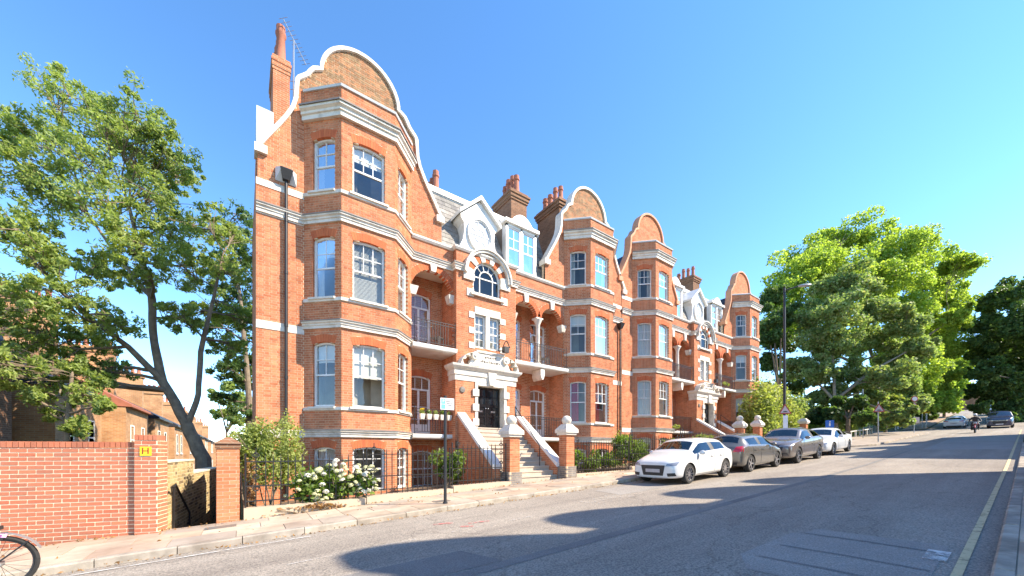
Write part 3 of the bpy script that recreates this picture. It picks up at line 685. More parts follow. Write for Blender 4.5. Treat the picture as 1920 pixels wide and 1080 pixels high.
def block(label, xL, xb1, xb2, xR, pl, pr, dz, dress, singles=False, left2=False, dorm=(), stacks=(), zbase=-0.6):
    root = thing('mansion_block', label, 'building'); Z = lambda v: v
    yp = 13.1; pc = (pl + pr) / 2
    bayfl = [('b', 0.32, 1.62), ('g', 2.98, 4.9), ('f', 6.38, 8.2), ('s', 9.70, 11.28)]
    # --- bays
    for bi, xb in enumerate((xb1, xb2)):
        A, B, C, D = (xb - HB - PB, W), (xb - HB, F), (xb + HB, F), (xb + HB + PB, W)
        for side, (p0, p1) in enumerate(((A, B), (B, C), (C, D))):
            L = math.dist(p0, p1); ops = []
            for fl, z0, zs in bayfl: ops.append(opening(L / 2 if side == 1 else (L * .53 if side == 0 else L * .47), 1.0 if side == 1 else 0.76, z0, zs + .04, 0.07))
            sg = (lambda a, z: 3.05 < z < 5.2) if (singles and bi == 0 and side == 1) else None
            panel(root, p0, p1, zbase, 12.90, ops, singles=sg, name='bay_wall')
            for k, o in enumerate(ops):
                archring(root, p0, p1, o, 13 if side == 1 else 10)
                kind = 'sash_full' if k == 0 else 'sash'
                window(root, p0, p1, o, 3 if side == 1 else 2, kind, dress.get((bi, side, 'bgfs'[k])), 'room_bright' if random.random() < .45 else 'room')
        path = [A, B, C, D]
        ext = [(A[0] - .0, A[1])] + path[1:3] + [(D[0], D[1])]
        for nm, z, so, sz in (('base_cornice', 2.04, .9, .9), ('floor_cornice', 5.42, .95, .92), ('eaves_cornice', 11.92, 1.5, 1.5)):
            MB().sweep(ext, scaled(CORN, so, sz), z).build(nm, 'stone_white', root); MB().sweep(ext, [(-.01, .262 * sz), (.155 * so, .243 * sz), (.165 * so, .225 * sz), (.175 * so, .225 * sz), (.17 * so, .262 * sz), (-.01, .285 * sz)], z).build('lead_flashing', 'lead_dark', root)
        for z, zz, o in ((2.86, 2.975, .05), (6.25, 6.375, .05), (9.57, 9.695, .05)):
            MB().sweep(ext, [(0, 0), (o, 0.015), (o, zz - z - .01), (0, zz - z)], z).build('sill_course', 'stone_white', root)
            for p0, p1, wd in ((A, B, .9), (B, C, 1.2), (C, D, .9)):
                L = math.dist(p0, p1); s = MB().box(L / 2 - wd / 2, L / 2 + wd / 2, -.10, .08, zz - .05, zz + .012).build('window_sill', 'stone_white', root); local(s, p0, p1)
        MB().sweep([A, B, C, D], [(0, 0), (.05, 0), (.07, .06), (.03, .10), (-.3, .10), (-.3, 0)], 12.87).build('parapet_coping', 'lead', root)
        m = MB(); m.add([(A[0], A[1], 12.80), (B[0], B[1] + .2, 12.80), (C[0], C[1] + .2, 12.80), (D[0], D[1], 12.80)], [(0, 1, 2, 3)]); m.build('bay_roof', 'lead', root)
        # gable behind the bay parapet
        gz0 = 8.96
        p0, p1 = (xb - 2.95, W), (xb + 2.95, W)
        def clip(z, hw=gab_hw):
            h = hw(z); return (2.95 - h, 2.95 + h) if h > 0.05 else None
        cut = [dict(s0=2.95 - 1.62, s1=2.95 + 1.62, z0=gz0 - 1, zs=12.3, rise=.01, ring=0)]
        lo = 2.87
        xl0 = max(xb - 2.87, xL)
        def clip2(z, xb=xb):
            h = gab_hw(z)
            if h < .05: return None
            a, b = 2.95 - h, 2.95 + h
            return (max(a, xL - (xb - 2.95)), min(b, xR - (xb - 2.95)))
        panel(root, p0, p1, gz0 + .6, 12.96, cut, clip2, name='gable_wall'); panel(root, p0, p1, 12.96, 15.03, (), clip2, mat='brick_sooty' if singles else 'brick_red', name='gable_head')
        for sgn in (-1, 1):
            prof = [(gab_hw(z), z) for z in [q[0] for q in GAB]] + [(1.2 * math.cos(a), 13.85 + 1.2 * math.sin(a)) for a in [R(v) for v in [8, 15, 22, 30, 38, 46, 54, 62, 70, 78, 84, 90]]]
            m = MB(); th = 0.11; pts = prof; offs = []
            for i, (x, z) in enumerate(pts):
                x0, z0 = pts[max(i - 1, 0)]; x1, z1 = pts[min(i + 1, len(pts) - 1)]; dx, dz2 = x1 - x0, z1 - z0; l = math.hypot(dx, dz2); offs.append((x + dz2 / l * th, z - dx / l * th))
            for i in range(len(pts) - 1):
                q = [pts[i], pts[i + 1], offs[i + 1], offs[i]]; m.prism([(xb + sgn * x, z) for x, z in q], W - .09, W + .34)
            m.box(xb + sgn * 2.87 - .16, xb + sgn * 2.87 + .16, W - .12, W + .34, 10.42, 10.66)
            m.build('gable_coping', 'stone_white' if singles else 'terracotta', root)
        # slate roof behind the gable
        for sgn in (-1, 1):
            o = Vector((xb + sgn * 2.62, W + .3 if sgn > 0 else W + 5.2, 10.25)); u = Vector((0, 4.9 * (1 if sgn > 0 else -1), 0)); v = Vector((-sgn * 2.6, 0, 3.25))
            q = MB().add([o, o + u, o + u + v, o + v], [(0, 1, 2, 3)]).build('roof_slope', 'lead', root, fix=False)
            slates(q, o, u, v, .30, .24, 'slate_dark')
    # --- flank walls beside the bays, main wall between
    a1, b1, a2, b2 = xb1 - HB - PB, xb1 + HB + PB, xb2 - HB - PB, xb2 + HB + PB
    for xa, xe in ((xL, a1), (b2, xR)):
        panel(root, (xa, W), (xe, W), zbase, 9.56, name='flank_wall')
        for z, hh in ((5.26, .24), (8.66, .26), (9.50, .20), (2.02, .24)):
            MB().box(xa, xe, W - .025, W + .1, z, z + hh).build('stone_band', 'stone_white', root)
    gaps = ((b1, pl, left2), (pr, a2, True))
    for gi, (xa, xe, two) in enumerate(gaps):
        wd = xe - xa; ops = []
        if two:
            r = (wd - .5) / 4
            ops = [opening(.10 + r, 2 * r, 7.0, 7.75, r - .01, .22), opening(.36 + 3 * r, 2 * r, 7.0, 7.75, r - .01, .22)]
        else: ops = [opening(wd / 2, wd - .12, 7.0, 7.95, .56, .24)]
        panel(root, (xa, W), (xe, W), 7.72 if two else 7.92, 9.52, ops, name='arcade_wall')
        for o in ops:
            archring(root, (xa, W), (xe, W), o, 21, deep=.24, name='arcade_arch')
            sc, zc, Rr, ph = arcgeo(o); k = MB(); k.add([(xa + sc - .09, W - .08, zc + Rr - .06), (xa + sc + .09, W - .08, zc + Rr - .06), (xa + sc + .09, W + .1, zc + Rr - .06), (xa + sc - .09, W + .1, zc + Rr - .06),
                                                        (xa + sc - .13, W - .08, 8.70), (xa + sc + .13, W - .08, 8.70), (xa + sc + .13, W + .1, 8.70), (xa + sc - .13, W + .1, 8.70)], BOXF).build('keystone', 'stone_white', root)
        if two:
            cx = xa + .23 + 2 * r
            MB().lathe([(.17, 0), (.17, .08), (.12, .12), (.115, .2), (.10, 1.85), (.12, 1.9), (.12, 1.94), (.19, 2.08), (.21, 2.14)], (cx, W + .10, 5.60), 14).build('column', 'stone_white', root, True)
            MB().box(cx - .2, cx + .2, W - .06, W + .3, 7.735, 7.80).build('column_capital', 'stone_white', root)
        for x in ([xa + .05, xe - .05]): MB().add([(x - .12, W - .04, 7.42), (x + .12, W - .04, 7.42), (x + .12, W + .22, 7.42), (x - .12, W + .22, 7.42), (x - .2, W - .10, 7.735), (x + .2, W - .10, 7.735), (x + .2, W + .26, 7.735), (x - .2, W + .26, 7.735)], BOXF).build('impost', 'stone_white', root)
        # recess behind: back and side walls, doors, slabs, railings
        yb = W + 1.05; bops = []; n = 2 if two else 1
        for k in range(n):
            sc = wd * (k + .5) / n
            bops += [opening(sc - (.12 if not two else 0), 0.98, 5.63, 7.85, .10), opening(sc - (.12 if not two else 0), 0.98, 2.30, 4.55, .10), opening(sc, 1.0, .15, 1.5, .12)]
        panel(root, (xa - .05, yb), (xe + .05, yb), zbase, 8.66, [dict(o, s0=o['s0'] + .05, s1=o['s1'] + .05) for o in bops], name='recess_wall')
        for k, o in enumerate(bops):
            o = dict(o, s0=o['s0'] + .05, s1=o['s1'] + .05); archring(root, (xa - .05, yb), (xe + .05, yb), o, 10)
            window(root, (xa - .05, yb), (xe + .05, yb), o, 3, 'french' if k % 3 < 2 else 'sash_full', 'pair' if k % 3 == 1 and two else None, name='french_door' if k % 3 < 2 else 'window')
        panel(root, (xa, W + .02), (xa, yb), zbase, 7.73, name='recess_side'); panel(root, (xe, yb), (xe, W + .02), zbase, 7.73, name='recess_side'); panel(root, (xa, W + .24), (xa, yb), 7.73, 8.66, name='recess_side'); panel(root, (xe, yb), (xe, W + .24), 7.73, 8.66, name='recess_side')
        MB().box(xa, xe, W + .24, yb + .1, 8.62, 8.72).build('recess_ceiling', 'render_ceiling', root)
        for z in (5.38, 2.04):
            MB().sweep([(xa - .05, yb), (xa - .05, 13.10), (xe + .02, 13.10), (xe + .02, yb)][1:3], [(0, .05), (.03, .05), (.05, .10), (.05, .20), (-1.3, .20), (-1.3, .02), (-.06, .02)], z).build('balcony_slab', 'paint_white', root)
            if z > 3:
                for x in ((xa + xe) / 2,) if two else ():
                    MB().prism([(x - .12, 5.38), (x + .12, 5.38), (x + .12, 5.1), (x + .04, 4.9), (x - .04, 4.9), (x - .12, 5.1)], 13.12, W + .4).build('bracket', 'stone_white', root)
            railing(root, xa + .03, xe - .03, 13.13, z + .205)
    # continuous cornice and parapet
    path = [(xL, W), (a1, W), (xb1 - HB, F), (xb1 + HB, F), (b1, W), (pl, W), (pl, yp), (pr, yp), (pr, W), (a2, W), (xb2 - HB, F), (xb2 + HB, F), (b2, W), (xR, W)]
    hx = pc - .02
    MB().sweep(path[:7] + [(hx - 1.0, yp)], CORN, 8.70).build('main_cornice', 'stone_white', root); MB().sweep([(hx + 1.0, yp)] + path[7:], CORN, 8.70).build('main_cornice', 'stone_white', root)
    for pth in (path[:7] + [(hx - 1.0, yp)], [(hx + 1.0, yp)] + path[7:]): MB().sweep(pth, [(-.01, .262), (.155, .243), (.165, .225), (.175, .225), (.17, .262), (-.01, .285)], 8.70).build('lead_flashing', 'lead_dark', root)
    mid = path[4:10]; MB().sweep(mid, [(0, 0), (.05, 0), (.10, .07), (.10, .13), (-.3, .14), (-.3, 0)], 9.50).build('parapet_coping', 'stone_white', root)
    # --- entrance pavilion
    o1 = [opening(pc - pl - .02, 1.32, 7.99, 8.70, .655, .25), opening(pc - pl, 1.24, 5.80, 7.22, .01, 0)]
    panel(root, (pl, yp), (pr, yp), 4.6, 9.50, o1, name='pavilion_wall')
    panel(root, (pl - .003, W + .2), (pl - .003, yp + .004), 4.4, 9.50, name='pavilion_side'); panel(root, (pr + .003, yp + .004), (pr + .003, W + .2), 4.4, 9.50, name='pavilion_side')
    oa = o1[0]; sc, zc, Rr, ph = arcgeo(oa)
    for k in range(11):                                       # banded arch: stone and rubbed brick by turns
        a0, a1_ = -R(90) + R(180) * k / 11, -R(90) + R(180) * (k + 1) / 11; st = k % 2 == 0; q = Rr + (.34 if st else .28)
        MB().prism([(pl + sc + r * math.sin(a), zc + r * math.cos(a)) for r, a in ((Rr, a0 + .008), (Rr, a1_ - .008), (q, a1_ - .008), (q, a0 + .008))], yp - (.05 if st else .02), yp + .12).build('arch_stone' if st else 'arch_brick', 'stone_white' if st else 'brick_rubbed', root)
    hood = MB()
    for k in range(24):
        a0, a1_ = -R(92) + R(184) * k / 24, -R(92) + R(184) * (k + 1) / 24
        for ra, rb, dp in ((.98, 1.07, .16), (1.07, 1.13, .22)): hood.prism([(pl + sc + r * math.sin(a), zc + .02 + r * math.cos(a)) for r, a in ((ra, a0), (ra, a1_), (rb, a1_), (rb, a0))], yp - dp, yp + .05)
    hood.build('hood_mould', 'stone_white', root)
    for s in (-1, 1): MB().box(*sorted((pl + sc + s * .63, pl + sc + s * 1.12)), yp - .07, yp + .1, 8.44, 8.70).build('impost', 'stone_white', root)
    fw = obj('fanlight_window', MB().mesh('x'), None, root); bpy.data.objects.remove(fw)
    fm = MB(); n = 20
    for ra, rb in ((.58, .655), (.30, .34)):
        for k in range(n):
            a0, a1_ = -R(90) + R(180) * k / n, -R(90) + R(180) * (k + 1) / n
            fm.prism([(r * math.sin(a), .71 + r * math.cos(a)) for r, a in ((ra, a0), (ra, a1_), (rb, a1_), (rb, a0))], .08, .15)
    for a in (-45, -15, 15, 45): fm.obox((.32 * math.sin(R(a)) - .012, .10, .71 + .32 * math.cos(R(a))), (.024, 0, 0), (0, .035, 0), (.28 * math.sin(R(a)), 0, .28 * math.cos(R(a))))
    for x in (-.655, .60, -.325, .30): fm.box(x, x + (.055 if abs(x) > .5 else .03), .08, .15, 0, .72)
    fm.box(-.6, .6, .085, .15, 0, .06); fm.box(-.6, .6, .09, .145, .69, .73)
    fw = fm.build('fanlight_window', 'paint_white', root); fw.location = (pl + sc, yp, 7.99)
    pts = [(-.62, .03), (.62, .03)] + [(.62 * math.cos(R(v)), .71 + .62 * math.sin(R(v))) for v in range(0, 181, 12)]
    obj('pane', MB().add([(x, .12, z) for x, z in pts], [tuple(range(len(pts)))]).mesh('pane', fix=False), 'glass', fw); obj('interior', room_mesh(1.3, 1.4), 'room', fw)
    MB().box(pc - .82, pc + .80, yp - .12, yp + .1, 7.88, 7.985).build('window_sill', 'stone_white', root)
    for z in (7.93,):
        for s in (-1, 1): MB().box(*sorted((pc + s * .66, pc + s * .98)), yp - .03, yp + .1, z - .12, z + .18).build('quoin', 'stone_white', root)
    quoin_window(root, pc, yp, 5.72, 7.4, .62)
    MB().box(pc - .62, pc + .62, yp - .03, yp + .12, 7.16, 7.45).build('window_head', 'stone_white', root)
    MB().box(pc - .09, pc + .09, yp - .02, yp + .14, 5.80, 7.17).build('mullion', 'stone_white', root)
    for s in (-1, 1): window(root, (pl, yp), (pr, yp), opening(pc - pl + s * .345, .50, 5.80, 7.14, .01), 2, 'sash_full', 'net')
    # porch
    ypo = 12.83; ql, qr = pl - .18, pr - .22; dl, dr = pc - .64, pc + .62
    panel(root, (ql - .003, W + .3), (ql - .003, ypo + .004), .3, 4.34, name='porch_side'); panel(root, (qr + .003, ypo + .004), (qr + .003, W + .3), .3, 4.34, name='porch_side')
    panel(root, (ql, ypo), (qr, ypo), 2.0, 4.34, [dict(s0=dl - ql - .12, s1=dr - ql + .12, z0=0, zs=4.5, rise=.01, ring=0)], name='porch_wall')
    ent = [(0, 0), (.03, 0), (.03, .2), (.07, .22), (.07, .40), (.13, .44), (.20, .52), (.22, .60), (.0, .64), (-.3, .64), (-.3, 0)]
    MB().sweep([(ql, W), (ql, ypo), (qr, ypo), (qr, W)], ent, 4.34).build('entablature', 'stone_white', root)
    MB().box(ql + .05, qr - .05, ypo + .05, W, 4.86, 4.97).build('porch_roof', 'lead', root)
    for s, x in ((-1, dl), (1, dr)):
        MB().box(*sorted((x, x + s * .12)), ypo - .04, ypo + .3, 2.5, 4.36).build('door_jamb', 'stone_white', root)
        for z in (2.62, 3.20, 3.78): MB().box(*sorted((x - s * .03, x + s * .24)), ypo - .08, ypo + .2, z, z + .27).build('jamb_block', 'stone_white', root)
    m = MB(); m.add([(pc - .12, ypo - .12, 4.25), (pc + .12, ypo - .12, 4.25), (pc + .12, ypo, 4.25), (pc - .12, ypo, 4.25), (pc - .2, ypo - .12, 4.78), (pc + .2, ypo - .12, 4.78), (pc + .2, ypo, 4.78), (pc - .2, ypo, 4.78)], BOXF); m.build('keystone', 'stone_white', root)
    MB().box(dl, dr, ypo - .02, ypo + .3, 4.22, 4.35).build('door_lintel', 'stone_white', root)
    # broken segmental pediment with volutes and tablet
    for s in (-1, 1):
        m = MB(); pts = [(1.38, 0.0), (1.32, .20), (1.18, .36), (1.0, .46), (.82, .50)]
        for i in range(4):
            (xa, za), (xb_, zb) = pts[i], pts[i + 1]; th = .13
            m.prism([(pc - .05 + s * xa, 4.97 + za), (pc - .05 + s * xb_, 4.97 + zb), (pc - .05 + s * (xb_ - .03), 4.97 + zb - th), (pc - .05 + s * (xa - th), 4.97 + za)], ypo - .12, ypo + .22)
        m.lathe([(.0, -.14), (.15, -.14), (.15, .2), (0, .2)], (pc - .05 + s * .74, ypo + .0, 5.36), 16, 'y'); m.lathe([(.0, -.19), (.06, -.18), (.06, -.1), (0, -.1)], (pc - .05 + s * .74, ypo, 5.36), 12, 'y')
        m.prism([(pc - .05 + s * .98, 4.98), (pc - .05 + s * .62, 4.98), (pc - .05 + s * .62, 5.3), (pc - .05 + s * .88, 5.22)], ypo - .02, ypo + .2)
        m.build('pediment_scroll', 'stone_white', root)
    tb = MB(); tb.box(pc - .67, pc + .57, ypo - .04, ypo + .2, 4.98, 5.52); tb.box(pc - .72, pc + .62, ypo - .08, ypo + .22, 5.52, 5.60); tb = tb.build('tablet', 'stone_white', root)
    mk = MB()
    for row, z, a, b in ((0, 5.33, -.32, .20), (1, 5.14, -.52, .42)):
        x = pc + a
        while x < pc + b:
            h = random.uniform(.06, .10); mk.box(x, x + .018, ypo - .052, ypo - .03, z, z + h); mk.box(x, x + .05, ypo - .052, ypo - .03, z + random.choice([0, h * .5, h - .015]), z + random.choice([.015, h * .5 + .015, h])); x += random.uniform(.07, .09)
    stuff(mk.build('carved_marks', 'iron_light', tb))
    # front doors
    MB().box(dl, dr, ypo + .42, ypo + .5, 2.4, 4.3).build('door_backing', 'black_gloss', root)
    for s in (-1, 1):
        x0, x1 = sorted((pc - .01 + s * .005, pc - .01 + s * .61)); xm = (x0 + x1) / 2; m = MB()
        m.box(x0, x0 + .09, ypo + .33, ypo + .38, 2.56, 4.22); m.box(x1 - .09, x1, ypo + .33, ypo + .38, 2.56, 4.22)
        for z, hh in ((2.56, .14), (3.0, .08), (3.42, .12), (3.82, .04), (4.14, .08)): m.box(x0 + .09, x1 - .09, ypo + .33, ypo + .38, z, z + hh)
        m.box(xm - .015, xm + .015, ypo + .34, ypo + .38, 3.54, 4.14)
        for za, zb in ((2.72, 2.98), (3.1, 3.4)): m.box(x0 + .09, x1 - .09, ypo + .355, ypo + .38, za - .02, zb + .02); m.box(x0 + .13, x1 - .13, ypo + .335, ypo + .36, za + .03, zb - .03)
        dleaf = m.build('door_leaf', 'black_gloss', root)
        MB().add([(x0 + .09, ypo + .365, 3.54), (x1 - .09, ypo + .365, 3.54), (x1 - .09, ypo + .365, 4.14), (x0 + .09, ypo + .365, 4.14)], [(0, 1, 2, 3)]).build('pane', 'car_glass', dleaf, fix=False)
        MB().sphere((pc - .01 + s * .06, ypo + .30, 3.36), .028, 10, 6).build('door_knob', 'steel', dleaf, True)
        MB().box(xm - .10, xm + .10, ypo + .318, ypo + .336, 3.2, 3.27).build('letter_plate', 'steel', dleaf)
    MB().lathe([(0, -.05), (.11, -.04), (.13, 0), (0, .01)], (ql + .3, ypo - .01, 3.98), 14, 'y').build('number_plaque', 'iron_light', root, True)
    m = MB(); lx, lz = pc + .55, 5.62; m.box(lx - .10, lx + .12, ypo - .32, ypo - .12, lz + .02, lz + .26); m.tube([(lx - .1 + .34 * k / 10, ypo - .2, lz + .26 + .26 * math.sin(math.pi * k / 10)) for k in range(11)], .02, 5); m.bar((lx - .45, ypo - .2, lz + .04), (lx + .1, ypo - .2, lz + .12), .02); m.build('lantern', 'iron', root)
    # --- mansard, oval gable, dormers
    xm0, xm1 = xb1 + 2.3, xb2 - 2.3; o = Vector((xm0, W + .20, 9.58)); u = Vector((xm1 - xm0, 0, 0)); v = Vector((0, 1.15, 2.95))
    q = MB().add([o, o + u, o + u + v, o + v], [(0, 1, 2, 3)]).build('mansard', 'lead', root, fix=False); slates(q, o, u, v, .30, .235, 'slate_grey')
    MB().box(xm0, xm1, W + 1.30, W + 5.2, 12.35, 12.52).build('flat_roof', 'lead', root); MB().box(xm0, xm1, W + 1.24, W + 1.5, 12.50, 12.72).build('ridge_capping', 'paint_white', root)
    gp = [(-.95, 9.62), (-.92, 9.95), (-.78, 10.25), (-.72, 10.6), (-.74, 10.95), (-.88, 11.12), (-.9, 11.26), (0, 12.05)]; yg = W + .12
    gc = pc - .15
    MB().prism([(gc + x, z) for x, z in gp] + [(gc - x, z) for x, z in reversed(gp[:-1])], yg, W + 1.3).build('oval_gable', 'paint_white', root)
    m = MB()
    for s in (-1, 1): m.prism([(gc + s * 1.0, 11.20), (gc + s * 1.0, 11.33), (gc, 12.24), (gc, 12.08)], yg - .16, W + 1.2)
    m.build('gable_cornice', 'paint_white', root)
    m = MB()
    for k in range(28):
        a0, a1_ = 2 * math.pi * k / 28, 2 * math.pi * (k + 1) / 28
        for ra, rb, dp in ((.94, 1.08, .10), (.85, .94, .05)): m.prism([(gc + (.55) * r * math.cos(a), 10.62 + .66 * r * math.sin(a)) for r, a in ((ra, a0), (ra, a1_), (rb, a1_), (rb, a0))], yg - dp, yg + .04)
        if k % 4 == 0: m.obox((gc + .55 * .38 * math.cos(a0) - .012, yg - .03, 10.62 + .66 * .38 * math.sin(a0)), (.024, 0, 0), (0, .03, 0), (.55 * .5 * math.cos(a0), 0, .66 * .5 * math.sin(a0)))
        m.prism([(gc + .6 * r * math.cos(a), 10.62 + .66 * r * math.sin(a)) for r, a in ((.36, a0), (.36, a1_), (.42, a1_), (.42, a0))], yg - .03, yg)
    m.box(gc - .46, gc + .46, yg - .03, yg, 10.60, 10.64); ow = m.build('oval_window', 'paint_white', root)
    MB().add([(gc + .50 * math.cos(2 * math.pi * k / 24), yg - .012, 10.62 + .60 * math.sin(2 * math.pi * k / 24)) for k in range(24)], [tuple(range(24))]).build('pane', 'pane_grey', ow, fix=False)
    for xc in dorm:
        yd = W + .22; wd = .86
        m = MB(); m.box(xc - wd, xc - wd + .09, yd, yd + .12, 9.75, 11.75); m.box(xc + wd - .09, xc + wd, yd, yd + .12, 9.75, 11.75); m.box(xc - .05, xc + .05, yd, yd + .12, 9.75, 11.75); m.box(xc - wd, xc + wd, yd - .02, yd + .12, 9.66, 9.78); m.box(xc - wd, xc + wd, yd, yd + .12, 11.66, 11.78)
        m.box(xc - wd - .10, xc + wd + .10, yd - .12, yd + 1.2, 11.78, 11.92)
        arc = [(xc - .62 + 1.24 * k / 10, 11.92 + .42 * math.sin(math.pi * k / 10) ** .8) for k in range(11)]
        m.prism([(xc - wd - .08, 11.92), (xc - .62, 11.925)] + arc[1:-1] + [(xc + .62, 11.925), (xc + wd + .08, 11.92)], yd - .06, yd + 1.1)
        dm = m.build('dormer', 'paint_white', root)
        MB().box(xc - wd + .01, xc - wd + .05, yd + .12, yd + 1.25, 9.7, 11.78).build('dormer_cheek', 'lead', dm); MB().box(xc + wd - .05, xc + wd - .01, yd + .12, yd + 1.25, 9.7, 11.78).build('dormer_cheek', 'lead', dm)
        for s in (-1, 1): window(root, (xc - wd, yd - .05), (xc + wd, yd - .05), opening(wd + s * .41, .72, 9.78, 11.65, .01), 2, 'sash', 'pair')
    # --- body of the building behind, chimneys
    MB().box(xL, xR, W + .5 + .76, W + 5.2, zbase - 3, 10.2).build('rear_wall', 'brick_wall', root)
    MB().box(xL + .002, xL + .3, W + .24, W + 1.3, zbase - 3, 10.6).build('side_wall', 'brick_wall', root); MB().box(xR - .3, xR - .002, W + .24, W + 1.3, zbase - 3, 10.6).build('side_wall', 'brick_wall', root)
    for c in stacks: chimney(root, *c)
    # rainwater pipe
    return root
dress1 = {(0, 1, 'f'): 'blind', (0, 1, 'g'): 'half', (0, 0, 's'): 'left', (0, 1, 's'): 'third', (0, 0, 'f'): 'left+third', (0, 0, 'g'): 'third', (1, 0, 's'): 'left', (1, 0, 'f'): 'third', (1, 1, 'f'): 'net', (1, 1, 's'): 'pair', (1, 0, 'g'): 'red', (1, 1, 'g'): 'red', (0, 2, 'f'): 'net', (0, 2, 's'): 'net', (0, 0, 'b'): 'net'}
b1 = block('near red brick mansion block with curved gables and a black double door above steps', 0.32, 3.31, 14.52, 17.18, 6.77, 9.65, 0.0, dress1, True, False, (10.35,),
           ((1.1, 16.0, .50, 1.5, 11.5, 15.3, 3, 1.2, .35), (11.6, 16.2, 1.0, 1.5, 11.5, 15.0, 4, 1.15), (13.9, 15.4, .7, 1.8, 12, 15.0, 4, 1.0), (13.6, 18.4, .7, 1.5, 11.5, 15.0, 4, 1.0), (7.5, 17.0, .6, 1.2, 11, 13.9, 3, 1.1)))
def pipe(parent, x, zt, zb, name='downpipe'):
    m = MB(); m.bar((x, W - .10, zb), (x, W - .10, zt), .045, n=10)
    for z in np.arange(zb + .5, zt, 1.6): m.bar((x, W - .10, z), (x, W - .10, z + .1), .056, n=10)
    m.add([(x - .09, W - .20, zt - .02), (x + .09, W - .20, zt - .02), (x + .09, W, zt - .02), (x - .09, W, zt - .02), (x - .17, W - .30, zt + .26), (x + .17, W - .30, zt + .26), (x + .17, W, zt + .26), (x - .17, W, zt + .26)], BOXF)
    return m.build(name, 'iron', parent)
pipe(b1, 1.08, 9.85, 0.1)
MB().add([(.80, W - .03, 10.2), (1.36, W - .03, 10.2), (1.36, W - .03, 9.8), (.80, W - .03, 9.8), (.95, W - .3, 10.12), (1.21, W - .3, 10.12)], [(0, 1, 5, 4), (0, 4, 3), (1, 2, 5), (4, 5, 2, 3)]).build('hopper_hood', 'lead', b1)
MB().box(.34, .78, W + .35, W + 1.4, 10.6, 12.1).build('roof_upstand', 'lead', b1)
pipe(b1, 16.95, 8.4, 0.8)
# television aerial on the left-hand stack
m = MB(); ax, ay = 1.5, 15.6; m.bar((ax, ay, 13.0), (ax, ay, 16.5), .025)
q0, q1 = Vector((ax - .35, ay - .35, 16.7)), Vector((ax + .45, ay + .45, 16.25)); m.bar(q0, q1, .015)
for k in range(12):
    p = q0.lerp(q1, k / 11); m.bar(p + Vector((.12, -.12, .03)), p - Vector((.12, -.12, -.03)), .007, n=4)
for z in (15.0, 14.7): m.bar((ax - .5, ay + .3, z), (ax + .5, ay - .3, z), .008, n=4)
m.build('aerial', 'metal_grey', b1)
rebase(b1, (8.7, 13.36, H(8.7)))
dress2 = {(0, 0, 'f'): 'net', (0, 0, 's'): 'pair', (0, 1, 's'): 'third', (1, 0, 'g'): 'half', (0, 1, 'g'): 'net', (0, 0, 'g'): 'net', (1, 0, 'f'): 'third', (0, 1, 'f'): 'net', (1, 1, 'f'): 'net', (1, 0, 's'): 'pair'}
b2 = block('farther red brick mansion block uphill, twin-arched balconies on both sides of its door', 17.22, 19.9, 32.15, 35.1, 24.45, 27.2, 0.0, dress2, False, True, (23.0, 28.6),
           ((30.4, 17, 1.0, 1.8, 11.5, 15.4, 4, .9), (18.6, 20.5, .8, 1.5, 11.5, 14.6, 3, .9)))
for c in b2.children: c.location.z += 0.66
rebase(b2, (26, 13.36, H(26)))
# ---------------------------------------------------------------- entrance stairs, gate piers, garden walls and railings
def stair(label, xa, xb, ztop, yg=10.36, ytop=12.83):
    root = thing('entrance_stair', label, 'stairs'); xm = (xa + xb) / 2; zb = H(xm) + 0.12; n = 12; rs = (ztop - zb) / n; run = (ytop - yg) / (n - 1)
    for k in range(n):
        y0 = yg + k * run; z1 = zb + (k + 1) * rs
        m = MB(); m.box(xa, xb, y0, y0 + run + .32 if k < n - 1 else ytop + .5, z1 - rs * 1.6 if k else zb - .3, z1 - .045); m.box(xa, xb, y0 - .025, y0 + run + .05 if k < n - 1 else ytop + .5, z1 - .045 + .0005, z1)
        m.build('step', 'stone_step', root)
    for s, x in ((-1, xa), (1, xb)):
        def top(y): return ztop + .42 + (y - ytop) * (ztop - zb - .1) / (ytop - yg)
        x0, x1 = (x - .26, x) if s < 0 else (x, x + .26)
        L = ytop - yg; p0, p1 = ((x0, ytop), (x0, yg))
        fw = panel(root, (x0, ytop), (x0, yg), H(xm) - .3, ztop + .42, clip=lambda z: (0, max(.0, min(L, L - (z - top(yg)) / (top(ytop) - top(yg)) * L))) if z < top(ytop) - .02 else None, depth=.26, name='flank_wall')
        p0, p1 = (x1 + .004, yg), (x1 + .004, ytop)
        panel(root, p0, p1, H(xm) - .3, ztop + .42, clip=lambda z: (max(0, min(L - .01, (z - top(yg)) / (top(ytop) - top(yg)) * L)), L) if z < top(ytop) - .02 else None, depth=.02, name='flank_lining')
        m = MB(); m.add([(x0 - .05, yg - .05, top(yg) - .05), (x1 + .05, yg - .05, top(yg) - .05), (x1 + .05, ytop, top(ytop)), (x0 - .05, ytop, top(ytop)),
                         (x0 - .05, yg - .05, top(yg) + .09), (x1 + .05, yg - .05, top(yg) + .09), (x1 + .05, ytop, top(ytop) + .13), (x0 - .05, ytop, top(ytop) + .13)], BOXF); m.build('coping', 'paint_white', root)
        m = MB(); m.box(x0, x1, yg - .02, yg, H(xm) - .2, top(yg) - .06); m.build('flank_end', 'brick_wall', root)
    m = MB(); x = xb - .42; m.bar((x, yg + .5, zb + .3), (x, yg + .5, zb + 1.25), .018); m.bar((x, ytop - .4, ztop), (x, ytop - .4, ztop + .9), .018); m.bar((x, yg + .5, zb + 1.25), (x, ytop - .4, ztop + .9), .018); m.build('handrail', 'iron', root)
    rebase(root, (xm, 11.5, H(xm))); return root
stair('stone steps with sloping white copings climbing to the black double door beside the parking sign', 6.98, 9.55, 2.55)
